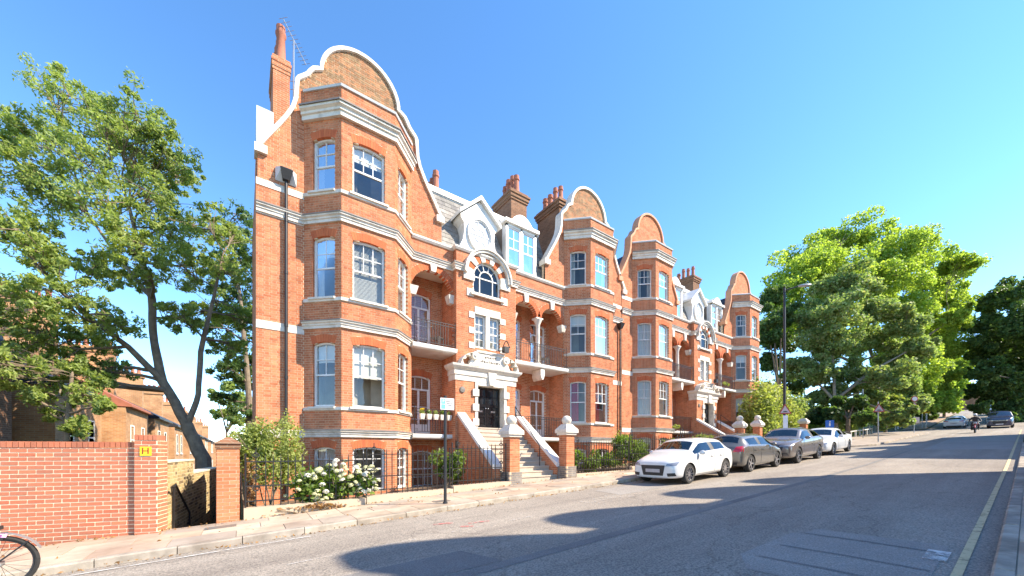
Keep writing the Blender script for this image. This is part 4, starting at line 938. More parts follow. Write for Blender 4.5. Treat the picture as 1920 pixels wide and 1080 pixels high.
stair('partly hidden steps with white copings to the farther door behind the parked cars', 24.5, 27.1, 3.2)
PIER = {}
def pier(x, y, label, ball=True, group=None):
    root = thing('gate_pier', label, 'pier', (x, y, H(x) + .11), group)
    if not PIER:
        m = MB(); m.box(-.25, .25, -.25, .25, -.2, .42); PIER['pc'] = m.mesh('plinth_core')
        bm = MB()
        for k in range(6):
            z = -.02 + k * .075
            for s, (dx, dy) in enumerate(((1, 0), (0, 1), (-1, 0), (0, -1))):
                for j in range(3):
                    a = -.255 + j * .17 + (.085 if k % 2 else 0); b = min(a + .16, .255)
                    if b - a < .03: continue
                    # brick on each side of the plinth
                    if dx: bm.box(*sorted((dx * .25, dx * .256)), a, b, z, z + .065)
                    else: bm.box(a, b, *sorted((dy * .25, dy * .256)), z, z + .065)
        PIER['pb'] = bm.mesh('plinth_bricks')
        m = MB(); m.box(-.195, .195, -.195, .195, .42, 1.58); PIER['sc'] = m.mesh('shaft_core')
        bm = MB()
        for k in range(15):
            z = .43 + k * .0765
            for dx, dy in ((1, 0), (0, 1), (-1, 0), (0, -1)):
                segs = ((-.2, -.095), (-.085, .13), (.14, .2)) if (k + (dx != 0)) % 2 else ((-.2, .015), (.025, .2))
                for a, b in segs:
                    if dx: bm.box(*sorted((dx * .195, dx * .201)), a, b, z, z + .066)
                    else: bm.box(a, b, *sorted((dy * .195, dy * .201)), z, z + .066)
        PIER['sb'] = bm.mesh('shaft_bricks')
        c = MB(); c.box(-.26, .26, -.26, .26, 1.58, 1.66); c.box(-.31, .31, -.31, .31, 1.66, 1.78)
        c.add([(-.31, -.31, 1.78), (.31, -.31, 1.78), (.31, .31, 1.78), (-.31, .31, 1.78), (-.14, -.14, 1.99), (.14, -.14, 1.99), (.14, .14, 1.99), (-.14, .14, 1.99)], BOXF); PIER['cap'] = c.mesh('cap')
        PIER['ball'] = MB().sphere((0, 0, 2.13), .18, 20, 14).mesh('ball', True)
    a = obj('plinth', PIER['pc'], 'mortar', root); stuff(obj('brickwork', PIER['pb'], 'brick_grey', a)); a = obj('shaft', PIER['sc'], 'mortar', root); stuff(obj('brickwork', PIER['sb'], 'brick_red', a)); obj('cap', PIER['cap'], 'stone_white', root)
    if ball: obj('ball_finial', PIER['ball'], 'stone_white', root)
pier(7.28, 10.13, 'brick gate pier with stone ball on the railing side of the near steps'); pier(9.83, 10.13, 'brick gate pier with stone ball at the uphill side of the near steps')
pier(24.1, 10.13, 'brick gate pier with stone ball behind the grey hatchback, first of two'); pier(26.6, 10.13, 'brick gate pier with stone ball behind the taupe car, second of two'); pier(34.9, 10.13, 'brick gate pier with pyramid cap and no ball beside the trees', False)
def railwall(label, xa, xb, ztop, zplinth, y=10.03, gate=False, dog=True):
    root = thing('railing', label, 'railing', ((xa + xb) / 2, y, H(xa)))
    m = MB(); m.add([(xa, y - .16, H(xa) - .1), (xb, y - .16, H(xb) - .1), (xb, y + .16, H(xb) - .1), (xa, y + .16, H(xa) - .1), (xa, y - .16, zplinth), (xb, y - .16, zplinth + .05), (xb, y + .16, zplinth + .05), (xa, y + .16, zplinth)], BOXF)
    ch = [m.build('plinth', 'stone_cream', root)]
    m = MB(); zb = zplinth + .14; zm = zb + (ztop - zb) * .38
    for z in (ztop, zb, zm): m.box(xa + .02, xb - .02, y - .018, y + .018, z - .012, z + .012)
    for x in (xa + .03, xb - .03): m.bar((x, y, zplinth), (x, y, ztop + .18), .02)
    for x in (xa + .22, xb - .22):                             # scroll panels at the ends
        for zc, s in ((zb + .25, 1), (zb + .55, -1), (ztop - .15, 1), (ztop + .16, -1)):
            for q in (1, -1): m.tube([(x + q * (.075 - .004 * k) * math.cos(k * .5), y, zc + s * (.075 - .004 * k) * math.sin(k * .5)) for k in range(14)], .009, 4)
        m.bar((x, y, zplinth), (x, y, ztop + .3), .011)
    ch.append(m.build('rail', 'iron', root))
    bar = MB().box(-.010, .010, -.010, .010, 0, ztop - zplinth + .06).add([(-.010, -.010, ztop - zplinth + .06), (.010, -.010, ztop - zplinth + .06), (.010, .010, ztop - zplinth + .06), (-.010, .010, ztop - zplinth + .06), (0, 0, ztop - zplinth + .19)], [(0, 1, 4), (1, 2, 4), (2, 3, 4), (3, 0, 4)]).mesh('bar')
    x = xa + .40
    while x < xb - .36:
        o = obj('bar', bar, 'iron', root); o.location = (x, y, zplinth); ch.append(o); x += .145
    for c in ch: c.location = Vector(c.location) - Vector(root.location)
railwall('black spiked iron railing with the hydrangea growing through it', 0.02, 2.55, 1.37, .36); railwall('black iron railing with scroll ends before the basement window, next to the hydrangea', 2.57, 5.0, 1.52, .45); railwall('black iron railing with scroll panel joining the near steps pier', 5.02, 7.02, 1.68, .57)
railwall('iron railing uphill of the near steps in front of leafy shrubs', 10.1, 13.4, 1.85, .75); railwall('iron railing behind the white hatchback', 13.42, 17.4, 2.15, .95); railwall('iron railing hidden behind the grey hatchback and the taupe car', 17.42, 23.8, 2.5, 1.2)

# left-hand boundary: new brick wall, sign pier, stock-brick stair wall, old pier
ang = R(-16.2); d = Vector((math.cos(ang), math.sin(ang))); E1 = Vector((-1.62, 9.86)); A1 = E1 - d * 5.2
bw = thing('boundary_wall', 'low modern red brick wall with brick-on-edge top beside the share bike', 'wall', (A1.x, A1.y, 0))
zb, zt = -.75, 1.66
def wallpart(parent, p0, p1, z0, z1, **k):
    o = panel(parent, p0, p1, z0, z1, **k); o.location = Vector(o.location) - Vector(parent.location); return o
Lw = 5.2
wallpart(bw, A1, E1, zb, zt, mat='brick_new', back='mortar_pale', jt=.016, bond='stretcher', depth=.2, name='wall_face', singles=lambda a, z: a > 2.5)
m = MB(); s = 0.0
while s < Lw:
    m.box(s, s + .066, -.008, .21, zt + .008, zt + .112); s += .0765
o = local(m.build('brick_on_edge', 'brick_new', bw), A1, E1); o.location = Vector(o.location) - Vector(bw.location); stuff(o)
MB().box(A1.x - A1.x, .01, 0, .01, zt, zt + .01)
n_ = Vector((d.y, -d.x)); Q0 = E1 + n_ * .07; Q1 = Q0 + d * .34
sp = thing('sign_pier', 'brick pier carrying the yellow hydrant sign at the end of the low wall', 'pier', (Q0.x, Q0.y, 0))
wallpart(sp, Q0, Q1, zb, 1.80, mat='brick_new', back='mortar_pale', jt=.016, bond='stretcher', depth=.3, name='pier_face', singles=lambda a, z: True)
m = MB()
for k in range(5): m.box(k * .0685, k * .0685 + .06, -.008, .3, 1.808, 1.905)
o = local(m.build('brick_on_edge', 'brick_new', sp), Q0, Q1); o.location = Vector(o.location) - Vector(sp.location); stuff(o)
Q2 = Q1 + d * .003 - n_ * .004; pr_ = panel(sp, Q2, Q2 - n_ * .34, zb, 1.80, mat='brick_new', back='mortar_pale', jt=.016, bond='stretcher', depth=.1, name='pier_side'); pr_.location = Vector(pr_.location) - Vector(sp.location)
hs = thing('hydrant_sign', 'yellow square hydrant plate with dark H on the brick pier', 'sign', (Q0.x + d.x * .17 + n_.x * .012, Q0.y + d.y * .17 + n_.y * .012, 1.60)); hs.rotation_euler = (0, 0, ang)
m = MB(); m.box(-.085, .085, -.006, .004, -.085, .085); m.build('plate', 'sign_yellow', hs)
put_text('H', .17, 'letter_maroon', hs, (0, -.008, 0), (R(90), 0, 0))
# stock brick wall running back beside the steps down, in two heights, with leaning rail
sw = thing('stair_wall', 'weathered yellow stock brick wall beside the passage going down', 'wall', (-1.32, 10.0, -3))
for a, b, z1 in (((-1.32, 9.95), (-1.03, 12.6), 1.36), ((-1.03, 12.62), (-.60, 16.4), 1.02)):
    o = panel(sw, a, b, -3.2, z1, mat='brick_stock', back='mortar_pale', depth=.3, name='wall_face'); o.location = Vector(o.location) - Vector(sw.location)
    m = local(MB().box(0, math.dist(a, b), -.02, .33, z1, z1 + .04).build('coping', 'mortar_pale', sw), a, b); m.location = Vector(m.location) - Vector(sw.location)
o = panel(sw, (-1.64, 9.93), (-1.32, 9.93), -.5, 1.38, mat='brick_stock', back='mortar_pale', depth=.1, name='wall_end'); o.location = Vector(o.location) - Vector(sw.location)
hr = thing('handrail', 'dark metal handrail leaning down into the passage', 'handrail', (-1.15, 10.3, -.1)); m = MB(); m.bar((0, 0, -.4), (0, 0, .95), .02); m.tube([(0, 0, .95), (.02, .1, 1.0), (.1, 1.7, .2)], .022, 6); m.bar((.1, 1.7, .2), (.1, 1.7, -1.2), .02); m.build('rail', 'iron', hr)
ps = thing('passage_steps', 'pale stone steps leading down between the wall and the old brick pier', 'stairs', (-.9, 10.0, -.1))
for k in range(14): MB().box(-.45, .48, k * .27 - .05, k * .27 + .30, -.3 - .19 * k, .1 - .19 * k + (.008 if k == 0 else 0)).build('step', 'stone_step', ps)
op = thing('old_pier', 'old red brick pier with a worn pyramid cap at the end of the iron railing', 'pier', (-.25, 10.0, -.1)); 
for q0, q1 in (((-.44, 9.93), (-.06, 9.93)), ((-.443, 10.31), (-.443, 9.934)), ((-.057, 9.934), (-.057, 10.31))):
    o = panel(op, q0, q1, -.3, 1.66, mat='brick_red', back='mortar', bond='stretcher', depth=.12, name='pier_face', singles=(lambda a, z: True) if abs(q0[1] - q1[1]) < .01 else None); o.location = Vector(o.location) - Vector(op.location)
m = MB(); m.box(-.22, .22, -.1, .34, 1.76, 1.86); m.add([(-.25, -.13, 1.86), (.25, -.13, 1.86), (.25, .37, 1.86), (-.25, .37, 1.86), (-.05, .07, 2.0), (.05, .07, 2.0), (.05, .17, 2.0), (-.05, .17, 2.0)], BOXF); m.build('cap', 'brick_brown', op)
rw = thing('retaining_wall', 'old brick side wall below the iron railing along the passage', 'wall', (0, 11, -3)); m = MB().box(-.36, -.08, -.62, 2.3, -.3, 4.6).box(-.36, -.08, 2.3, 12, -.3, 3.4).build('wall_body', 'brick_brown', rw)
# climbing-frame of dry stems beside the old pier
# planters hung on the near ground-floor balcony
for k in range(5):
    x = 5.35 + k * .27; pt = thing('hanging_planter', 'pale planter with yellow flowers on the lower balcony rail' if k == 0 else 'plain pale planter with green leaves hooked over the lower balcony rail', 'planter', (x, 13.07, 2.78), 'planters on the lower balcony rail')
    if k == 0: leaves('blossom', [(0, 0, .36, .09, .09, .05, 30)], .06, 'sign_yellow', pt)
    MB().add([(-.07, -.07, 0), (.07, -.07, 0), (.07, .05, 0), (-.07, .05, 0), (-.095, -.095, .2), (.095, -.095, .2), (.095, .06, .2), (-.095, .06, .2)], BOXF).build('pot', 'stone_white', pt)
    leaves('plant', [(0, 0, .27, .09, .09, .10, 60)], .08, 'leaf_shrub' if k % 2 else 'leaf_pale', pt)
def chair(x, y, z, label):
    c = thing('balcony_chair', label, 'chair', (x, y, z)); m = MB(); m.box(-.2, .2, -.2, .2, .43, .46); m.build('seat', 'iron_light', c)
    for a in (-.18, .18):
        for b in (-.18, .18): MB().bar((a, b, 0), (a, b, .45), .014).build('leg', 'iron_light', c)
    MB().tube([(-.18, .2, .45), (-.18, .22, .85), (0, .23, .95), (.18, .22, .85), (.18, .2, .45)], .014, 6).build('backrest', 'iron_light', c); c.rotation_euler = (0, 0, .6)
chair(6.2, 13.6, 5.585, 'small folding chair on the single-arch balcony'); chair(11.75, 13.6, 5.585, 'pale chair on the twin-arch balcony')
# parking sign on its post
pk = thing('parking_sign', 'black post with a white and blue parking plate standing by the kerb', 'sign', (4.0, 8.32, H(4) + .118))
MB().bar((0, 0, 0), (0, 0, 2.62), .038, n=12).build('post', 'plastic_dark', pk, True); MB().lathe([(.06, 0), (.055, .04), (.038, .05)], (0, 0, 0), 12).build('collar', 'plastic_dark', pk)
m = MB(); m.box(-.17, .17, -.008, .008, -.14, .14); pl_ = m.build('plate', 'sign_white', pk); pl_.location = (.03, -.05, 2.42); pl_.rotation_euler = (0, 0, R(-8))
MB().box(-.15, -.05, -.012, -.006, .0, .12).build('blue_panel', 'sign_blue_pale', pl_); MB().box(-.15, -.05, -.012, -.006, -.12, -.015).build('blue_panel', 'sign_blue_pale', pl_)
put_text('P', .10, 'sign_white', pl_, (-.10, -.013, .06), (R(90), 0, 0))
m = MB()
for z, a, b in ((.06, -.03, .13), (.015, -.02, .12), (-.03, 0, .11)):
    x = a
    while x < b: m.box(x, x + .016, -.012, -.006, z - .012, z + random.choice([.006, .012])); x += .024
m.build('small_print', 'iron_light', pl_)
# ---------------------------------------------------------------- trees and shrubs
def limb(m, a, b, ra, rb, bend=0.12, n=6):
    a, b = Vector(a), Vector(b); L = (b - a).length; off = Vector((random.uniform(-1, 1), random.uniform(-1, 1), random.uniform(-.2, .6))) * L * bend
    pts = []; rs = []
    for k in range(n + 1):
        f = k / n; p = a.lerp(b, f) + off * math.sin(math.pi * f) + Vector((random.uniform(-1, 1), random.uniform(-1, 1), random.uniform(-1, 1))) * L * .015; pts.append(p); rs.append(ra + (rb - ra) * f)
    m.tube(pts, rs, 6); return pts
def tree(name, label, base, trunk, clumps, leaf, nper, lmat, bmat='bark', r0=.3, group=None, shell=.45, twig=.03, aspect=.5, sub=5, spray=(.28, .5), core=.35):
    """trunk: list of limbs, each a polyline of (point, radius); clumps: (x,y,z,r) leaf masses, each reached by a branch"""
    root = thing(name, label, 'tree', base, group); B = Vector(base); m = MB(); nodes = []
    for line_ in trunk:
        pts = [Vector(p) for p, r in line_]; rs = [r for p, r in line_]
        dense = []; dr = []
        for i in range(len(pts) - 1):
            for k in range(4):
                f = k / 4; dense.append(pts[i].lerp(pts[i + 1], f) + Vector((random.uniform(-1, 1), random.uniform(-1, 1), 0)) * rs[i] * .12); dr.append(rs[i] + (rs[i + 1] - rs[i]) * f)
        dense.append(pts[-1]); dr.append(rs[-1]); m.tube([p - B for p in dense], dr, 10); nodes += list(zip(dense, dr))[2:]
    lv = []
    for (x, y, z, r) in clumps:
        c = Vector((x, y, z)); best = min(nodes, key=lambda q: (q[0] - c).length + max(0, q[0].z - c.z + .3 * r) * 1.5)
        pts = limb(m, best[0] - B, c - B, min(best[1] * .6, .05 + .045 * r), twig * .6)
        for k in range(sub):                                  # twigs carrying separate leaf sprays, with gaps between
            d = Vector((random.gauss(0, 1), random.gauss(0, 1), random.gauss(0, .7))).normalized(); q = c + d * r * random.uniform(.4, 1.2)
            limb(m, pts[random.randint(3, 6)], q - B, twig, twig * .3, .1, 4); rr = r * random.uniform(*spray)
            lv.append((q.x - B.x, q.y - B.y, q.z - B.z, rr, rr, rr * .8, nper * random.uniform(.7, 1.2) / sub))
        if core: lv.append((x - B.x, y - B.y, z - B.z, r * .8, r * .8, r * .7, nper * core))
    tk = m.build('trunk', bmat, root, True, fix=False)
    leaves('crown', lv, leaf, lmat, root, shell=shell, aspect=aspect); return root
def unproj(x, y, Z):
    u = (x - 960) / 700; s, c = math.sin(FA), math.cos(FA); return Vector(((s * u + c) * Z, (s - c * u) * Z, CAMZ + (846 - y) / 700 * Z))
def at(x, y, Z, dz=0): p = unproj(x, y, Z); return (p.x, p.y, p.z)
# the ash by the passage
Z0 = 14.0
def L_(*pts): return [(at(x, y, Z0 + dz), r) for x, y, dz, r in pts]
base = at(388, 900, Z0); base = (base[0], base[1], -3.3)
trunk = [[(base, .30)] + L_((380, 860, 0, .24), (350, 795, 0, .19)), L_((350, 795, 0, .17), (305, 715, 0, .15), (288, 640, .2, .12), (285, 560, .3, .12), (262, 470, .3, .08), (240, 380, .2, .05)),
         L_((352, 798, 0, .11), (372, 740, .3, .09), (376, 660, .8, .09), (400, 560, 1.2, .06), (420, 470, 1.4, .03)),
         L_((305, 715, 0, .12), (240, 650, -.6, .09), (160, 590, -1, .07), (70, 500, -1.2, .05), (10, 400, -1.4, .03)), L_((285, 560, .3, .08), (220, 480, 1, .06), (150, 380, 1.4, .04), (130, 260, 1.4, .02)), L_((240, 650, -.6, .06), (150, 655, -1.2, .04), (60, 640, -1.5, .03))]
cl = []
for x, y, r, dz in ((120, 185, 55, 1), (70, 250, 55, .5), (180, 225, 60, 0), (255, 215, 50, .5), (150, 300, 65, -1), (235, 300, 65, 0), (310, 275, 50, 1), (40, 330, 55, -1), (110, 370, 55, 1), (210, 380, 60, -1), (285, 360, 55, 0), (335, 330, 35, 1),
                    (320, 430, 55, 1), (250, 450, 50, -.5), (380, 430, 50, 2), (430, 440, 40, 3), (350, 510, 50, 1.5), (430, 510, 45, 2.5), (395, 580, 45, 2), (450, 590, 35, 3), (330, 590, 35, 1), (440, 660, 35, 3), (30, 430, 45, -2), (90, 480, 40, -2), (30, 540, 45, -2), (120, 560, 45, -1.5), (50, 620, 45, -2), (150, 630, 45, -1),
                    (215, 600, 40, -.5), (10, 680, 40, -2), (95, 690, 40, -1.5), (200, 690, 35, -.5), (15, 260, 35, 0), (265, 520, 40, .5), (190, 510, 35, 1)):
    for q in range(2): p = at(x + random.uniform(-16, 16) * q, y + random.uniform(-16, 16) * q, Z0 + dz + random.uniform(-1.6, 1.6)); cl.append((*p, r * Z0 / 700 * (1 - .15 * q)))
tree('ash_tree', 'tall airy ash tree with leaning dark trunk rising behind the boundary wall', base, trunk, cl, .15, 1050, 'leaf_ash', 'bark', aspect=.36, sub=16, shell=.25, spray=(.14, .32), core=.08, twig=.016)
# slimmer trees behind, against the mansion's side
b2_ = at(465, 900, 24); b2_ = (b2_[0], b2_[1], -3.3)
tree('slender_tree', 'slender dark tree growing close beside the mansion side wall', b2_, [[(b2_, .22), (at(468, 760, 24), .18), (at(455, 600, 24), .12), (at(440, 470, 24), .05)]],
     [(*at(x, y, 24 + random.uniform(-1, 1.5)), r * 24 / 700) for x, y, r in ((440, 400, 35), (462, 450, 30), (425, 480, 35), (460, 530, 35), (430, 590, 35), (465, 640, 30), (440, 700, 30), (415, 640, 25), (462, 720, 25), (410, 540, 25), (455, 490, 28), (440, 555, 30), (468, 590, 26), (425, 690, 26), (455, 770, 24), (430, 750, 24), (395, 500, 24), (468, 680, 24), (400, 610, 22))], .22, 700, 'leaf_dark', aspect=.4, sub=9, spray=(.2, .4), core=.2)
b3_ = at(125, 850, 11.5); b3_ = (b3_[0], b3_[1], -3.3)
tree('young_tree', 'small leafy tree just behind the low brick wall', b3_, [[(b3_, .09), (at(125, 800, 11.5), .07), (at(135, 700, 11.5), .04)]],
     [(*at(x, y, 11.5 + random.uniform(-.6, .6)), r * 11.5 / 700) for x, y, r in ((130, 690, 28), (90, 735, 28), (160, 740, 30), (110, 775, 26), (190, 720, 24), (60, 745, 22), (150, 800, 20), (195, 760, 18))], .16, 420, 'leaf_ash', aspect=.36)
# big trees on the right
def bigtree(name, label, px, py_base, Z, clumps, leaf, n, lm, bm='bark', r=.5, **k):
    b = unproj(px, py_base, Z); gz_ = H(b.x) - .1; b = (b.x, b.y, gz_); tops = [c for c in clumps]
    cx = sum(c[0] for c in clumps) / len(clumps); cy = sum(c[1] for c in clumps) / len(clumps); p1 = unproj(px, py_base - (py_base - cy) * .45, Z)
    trunk = [[(b, r), ((b[0], b[1], gz_ + 2), r * .8), (tuple(p1), r * .6)]]
    for x, y, rr, dz in random.sample(clumps, min(7, len(clumps))): trunk.append([(tuple(p1), r * .4), (tuple(p1.lerp(unproj(x, y, Z + dz), .5) + Vector((0, 0, .4))), r * .25), (at(x, y, Z + dz), .05)])
    return tree(name, label, b, trunk, [(*at(x, y, Z + dz), rr * Z / 700) for x, y, rr, dz in clumps], leaf, n, lm, bm, **k)
cA = [(x + random.uniform(-8, 8), y + random.uniform(-8, 8), r, random.uniform(-4, 5)) for x, y, r in ((1530, 470, 40), (1585, 448, 38), (1640, 450, 42), (1690, 455, 38), (1735, 480, 40), (1770, 510, 38), (1500, 520, 42), (1560, 510, 45), (1620, 505, 45), (1680, 510, 45), (1735, 545, 42), (1785, 560, 34), (1795, 500, 22), (1470, 560, 40), (1780, 610, 38), (1740, 620, 42), (1690, 580, 42), (1770, 660, 36), (1720, 690, 38), (1455, 620, 38), (1790, 600, 24), (1745, 735, 28), (1690, 650, 40), (1640, 560, 40), (1500, 600, 40), (1545, 580, 40), (1730, 760, 26), (1690, 730, 30), (1650, 700, 34), (1600, 640, 40), (1780, 700, 26), (1765, 755, 22))]
bigtree('plane_tree', 'huge bright yellow-green tree rising behind the sycamore past the end of the terrace', 1650, 800, 50, cA, .28, 3900, 'leaf_bright', r=.6, sub=13, aspect=.7, spray=(.25, .45), core=.5)
cB = [(x + random.uniform(-6, 6), y + random.uniform(-6, 6), r, random.uniform(-3, 3)) for x, y, r in ((1560, 540, 30), (1610, 535, 32), (1530, 585, 34), (1580, 590, 36), (1640, 580, 34), (1690, 610, 32), (1520, 640, 34), (1575, 650, 36), (1630, 640, 36), (1685, 660, 32), (1720, 650, 26), (1540, 690, 30), (1600, 700, 32), (1660, 710, 32), (1700, 720, 28), (1630, 745, 26), (1575, 735, 24), (1720, 760, 22), (1600, 770, 22), (1650, 785, 20), (1690, 780, 18), (1545, 745, 24), (1500, 690, 28), (1560, 790, 18))]
bigtree('sycamore_tree', 'grey-green sycamore with russet tips standing in front of the bright tree', 1565, 810, 38, cB, .24, 3300, 'leaf_sycamore', 'bark_pale', r=.35, sub=12, aspect=.75, spray=(.25, .45), core=.5)
cC = [(x, y, r, random.uniform(-2, 4)) for x, y, r in ((1445, 560, 26), (1440, 620, 28), (1450, 680, 28), (1470, 640, 30), (1480, 720, 28), (1440, 735, 22), (1500, 770, 26), (1545, 780, 24), (1465, 590, 24))]
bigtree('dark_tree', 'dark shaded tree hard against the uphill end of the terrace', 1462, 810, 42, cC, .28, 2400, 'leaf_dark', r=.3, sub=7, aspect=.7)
cD = [(x, y, r, random.uniform(-5, 5)) for x, y, r in ((1880, 560, 30), (1915, 545, 34), (1850, 610, 26), (1895, 620, 36), (1935, 610, 40), (1865, 670, 30), (1915, 690, 40), (1950, 700, 44), (1880, 725, 28), (1930, 750, 34), (1985, 620, 50), (2010, 720, 50), (1838, 640, 18), (1900, 775, 20), (1850, 700, 22), (1862, 745, 18), (1905, 740, 26), (1880, 640, 30), (1915, 600, 30), (1940, 680, 30), (1925, 790, 18), (1845, 575, 14), (1890, 790, 14), (1835, 700, 18), (1828, 735, 14), (1826, 665, 14), (1840, 765, 12))]
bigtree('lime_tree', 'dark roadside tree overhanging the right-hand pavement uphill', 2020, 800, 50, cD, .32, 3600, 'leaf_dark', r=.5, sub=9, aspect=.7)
for k, (x, y, Z, rr, lm, nm, lb) in enumerate(((1770, 735, 62, 26, 'leaf_bright', 'roadside_tree', 'light green tree by the side road beyond the yellow sign'), (1800, 690, 75, 30, 'leaf_bright', 'roadside_tree', 'tree overhanging the road near the crest of the hill'), (1660, 770, 44, 22, 'leaf_pale', 'roadside_tree', 'pale leafy small tree behind the white rail fence'), (1590, 765, 34, 20, 'leaf_dark', 'roadside_tree', 'dark low tree behind the blue sign'), (1720, 770, 60, 18, 'leaf_dark', 'roadside_tree', 'dark low tree at the corner of the side road'))):
    bigtree(nm, lb, x, 800, Z, [(x + random.uniform(-1, 1) * rr * 1.3, y + random.uniform(-1, 1) * rr, rr * .8, random.uniform(-2, 2)) for _ in range(7)], .34, 1100, lm, r=.2, sub=6, aspect=.7)
def shrub(name, label, x, y, z, rx, ry, rz, n, leaf, lm, lumps=7, aspect=.5, stems=6, cat='shrub'):
    root = thing(name, label, cat, (x, y, z)); m = MB()
    for k in range(stems): limb(m, (random.uniform(-.1, .1) * rx, random.uniform(-.1, .1) * ry, -.1), (random.uniform(-.8, .8) * rx, random.uniform(-.8, .8) * ry, rz * random.uniform(.9, 1.6)), .018, .006, .1, 4)
    m.build('stem', 'bark', root, fix=False)
    cl = [(random.uniform(-.6, .6) * rx, random.uniform(-.6, .6) * ry, rz * random.uniform(.5, 1.5), rx * random.uniform(.35, .55), ry * random.uniform(.35, .6), rz * random.uniform(.35, .55), n / lumps) for _ in range(lumps)]
    leaves('foliage', cl, leaf, lm, root, aspect=aspect, shell=.4); return root
# front-garden planting
hy = shrub('hydrangea', 'hydrangea with big cream flower heads pushing through the railing', 1.85, 10.2, .12, 1.0, .5, .66, 2400, .12, 'leaf_shrub', 8, .6)
fm = MB()
for k in range(70): a, b_ = random.uniform(0, 6.28), math.acos(random.uniform(-.2, 1)); q = Vector((math.cos(a) * math.sin(b_), math.sin(a) * math.sin(b_), math.cos(b_))); s = q.orthogonal().normalized(); t_ = q.cross(s); r_ = .022; p = q * .085; fm.add([p + s * r_, p + t_ * r_, p - s * r_, p - t_ * r_], [(0, 1, 2, 3)])
fme = fm.mesh('flower', fix=False); fme.materials.append(MATS['petal'])
for k in range(95):
    o = obj('flower_head', fme, None, hy); a = random.uniform(-1, 1); o.location = (a * 1.05, random.uniform(-.5, .1), .15 + random.random() ** .7 * (1.2 - .45 * abs(a - .2))); s = random.uniform(.6, 1.0); o.scale = (s, s, s * .85); o.rotation_euler = (random.uniform(-.5, .5), random.uniform(-.5, .5), random.uniform(0, 6))
    if k % 4 == 0: o.material_slots[0].link = 'OBJECT'; o.material_slots[0].material = MATS['petal_white']
shrub('climbing_rose', 'tall pale green rose bush beside the old pier and the mansion corner', .50, 11.0, .1, .85, .7, 1.3, 8000, .085, 'leaf_pale', 14)
shrub('dry_climber', 'reddish dry stems and leaves climbing beside the old pier', .12, 10.35, .1, .15, .18, .75, 500, .07, 'leaf_dead', 5)
shrub('dead_leaves', 'heap of withered brown leaves at the foot of the railing', 1.3, 9.82, .15, .9, .12, .12, 160, .10, 'leaf_dead', 6)
shrub('evergreen_shrub', 'green shrub in front of the basement window left of the near steps', 5.5, 11.3, .3, .8, .6, .75, 2600, .10, 'leaf_shrub', 9)
shrub('laurel_shrub', 'leafy shrub behind the railing uphill of the near steps', 11.4, 10.9, .6, .9, .6, .55, 1700, .13, 'leaf_shrub', 8); shrub('bamboo_clump', 'tall bright green bush behind the white hatchback', 14.6, 10.8, .75, 1.3, .6, .9, 3800, .15, 'leaf_shrub', 10, .35); shrub('laurel_shrub', 'low leafy shrub between the tall bush and the drainpipe', 12.9, 10.9, .7, .7, .5, .5, 1300, .12, 'leaf_shrub', 7)
for x, lb in ((18.2, 'yellow-green laurel hedge behind the grey hatchback'), (20.4, 'yellow-green laurel hedge below the farther balcony'), (22.4, 'yellow-green laurel hedge beside the farther steps')): shrub('hedge', lb, x, 10.9, H(x), 1.25, .6, .75, 2200, .17, 'leaf_pale', 9, .45, cat='hedge')
shrub('wall_climber', 'thin climber on the wall by the drainpipe', 16.6, 13.0, .8, .3, .15, 1.3, 500, .10, 'leaf_pale', 6)
for x, y, rr, lb in ((29.5, 11.2, 1.7, 'broad pale-leaved magnolia bush in front of the last bay'), (32.5, 11.3, 1.9, 'taller pale-leaved bush in front of the end bay'), (36.5, 11.6, 2.0, 'pale-leaved bush beside the ball-less gate pier'), (39.8, 12.4, 1.8, 'pale bush near the white rail fence')):
    shrub('magnolia_bush', lb, x, y, H(x), rr, 1.1, 1.75 * (1.5 if x < 34 else 1.0), 5200, .22, 'leaf_pale', 14, .5, 9)
for x, y, lb in ((44, 11.5, 'ivy bank behind the white rail fence, downhill end'), (49, 11.6, 'ivy bank behind the middle of the white rail fence'), (54, 11.8, 'bright bush at the uphill end of the white rail fence')): shrub('ivy_bank', lb, x, y, H(x), 2.4, 1.2, .8, 2600, .2, 'leaf_pale' if x > 45 else 'leaf_shrub', 10)
for x, z, lb in ((21.9, 2.95, 'trailing plants on the farther lower balcony'), (28.6, 6.3, 'small plant on the farther upper balcony')): shrub('balcony_plant', lb, x, 12.9, z, .5, .15, .22, 260, .09, 'leaf_pale', 5, cat='plant')

for k, (x, y, rr, h, lb) in enumerate(((41, 15, 3.0, 2.2, 'dense shrubbery filling the gap under the sycamore, nearest the terrace end'), (46, 14.5, 3.4, 2.4, 'dense shrubbery under the sycamore trunk'), (51.5, 14.5, 3.4, 2.3, 'dense shrubbery under the bright tree'), (57, 15.5, 3.2, 2.2, 'dense shrubbery at the side-road corner'), (38.5, 17, 3.0, 3.4, 'tall dark shrubbery behind the end bay'), (74, 13, 4, 2.6, 'shrubbery beyond the side road'), (84, 12.5, 5, 3.0, 'shrubbery lining the upper road'), (46, 25, 5, 3.6, 'tall dark thicket far behind the sycamore, terrace side'), (57, 25, 6, 3.8, 'tall dark thicket far behind the bright tree'), (98, 14, 6, 4.0, 'thicket closing the view beside the upper road'))):
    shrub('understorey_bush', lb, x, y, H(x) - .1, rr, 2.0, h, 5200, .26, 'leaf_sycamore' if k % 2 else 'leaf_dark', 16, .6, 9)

bigtree('background_tree', 'hazy green tree filling the gap between the ash trunk and the mansion corner', 425, 860, 46, [(x, y, r, random.uniform(-2, 2)) for x, y, r in ((405, 745, 14), (430, 725, 16), (450, 750, 16), (415, 775, 14), (445, 785, 14), (462, 720, 14), (465, 765, 14))], .3, 900, 'leaf_ash', r=.2, sub=6, aspect=.6)
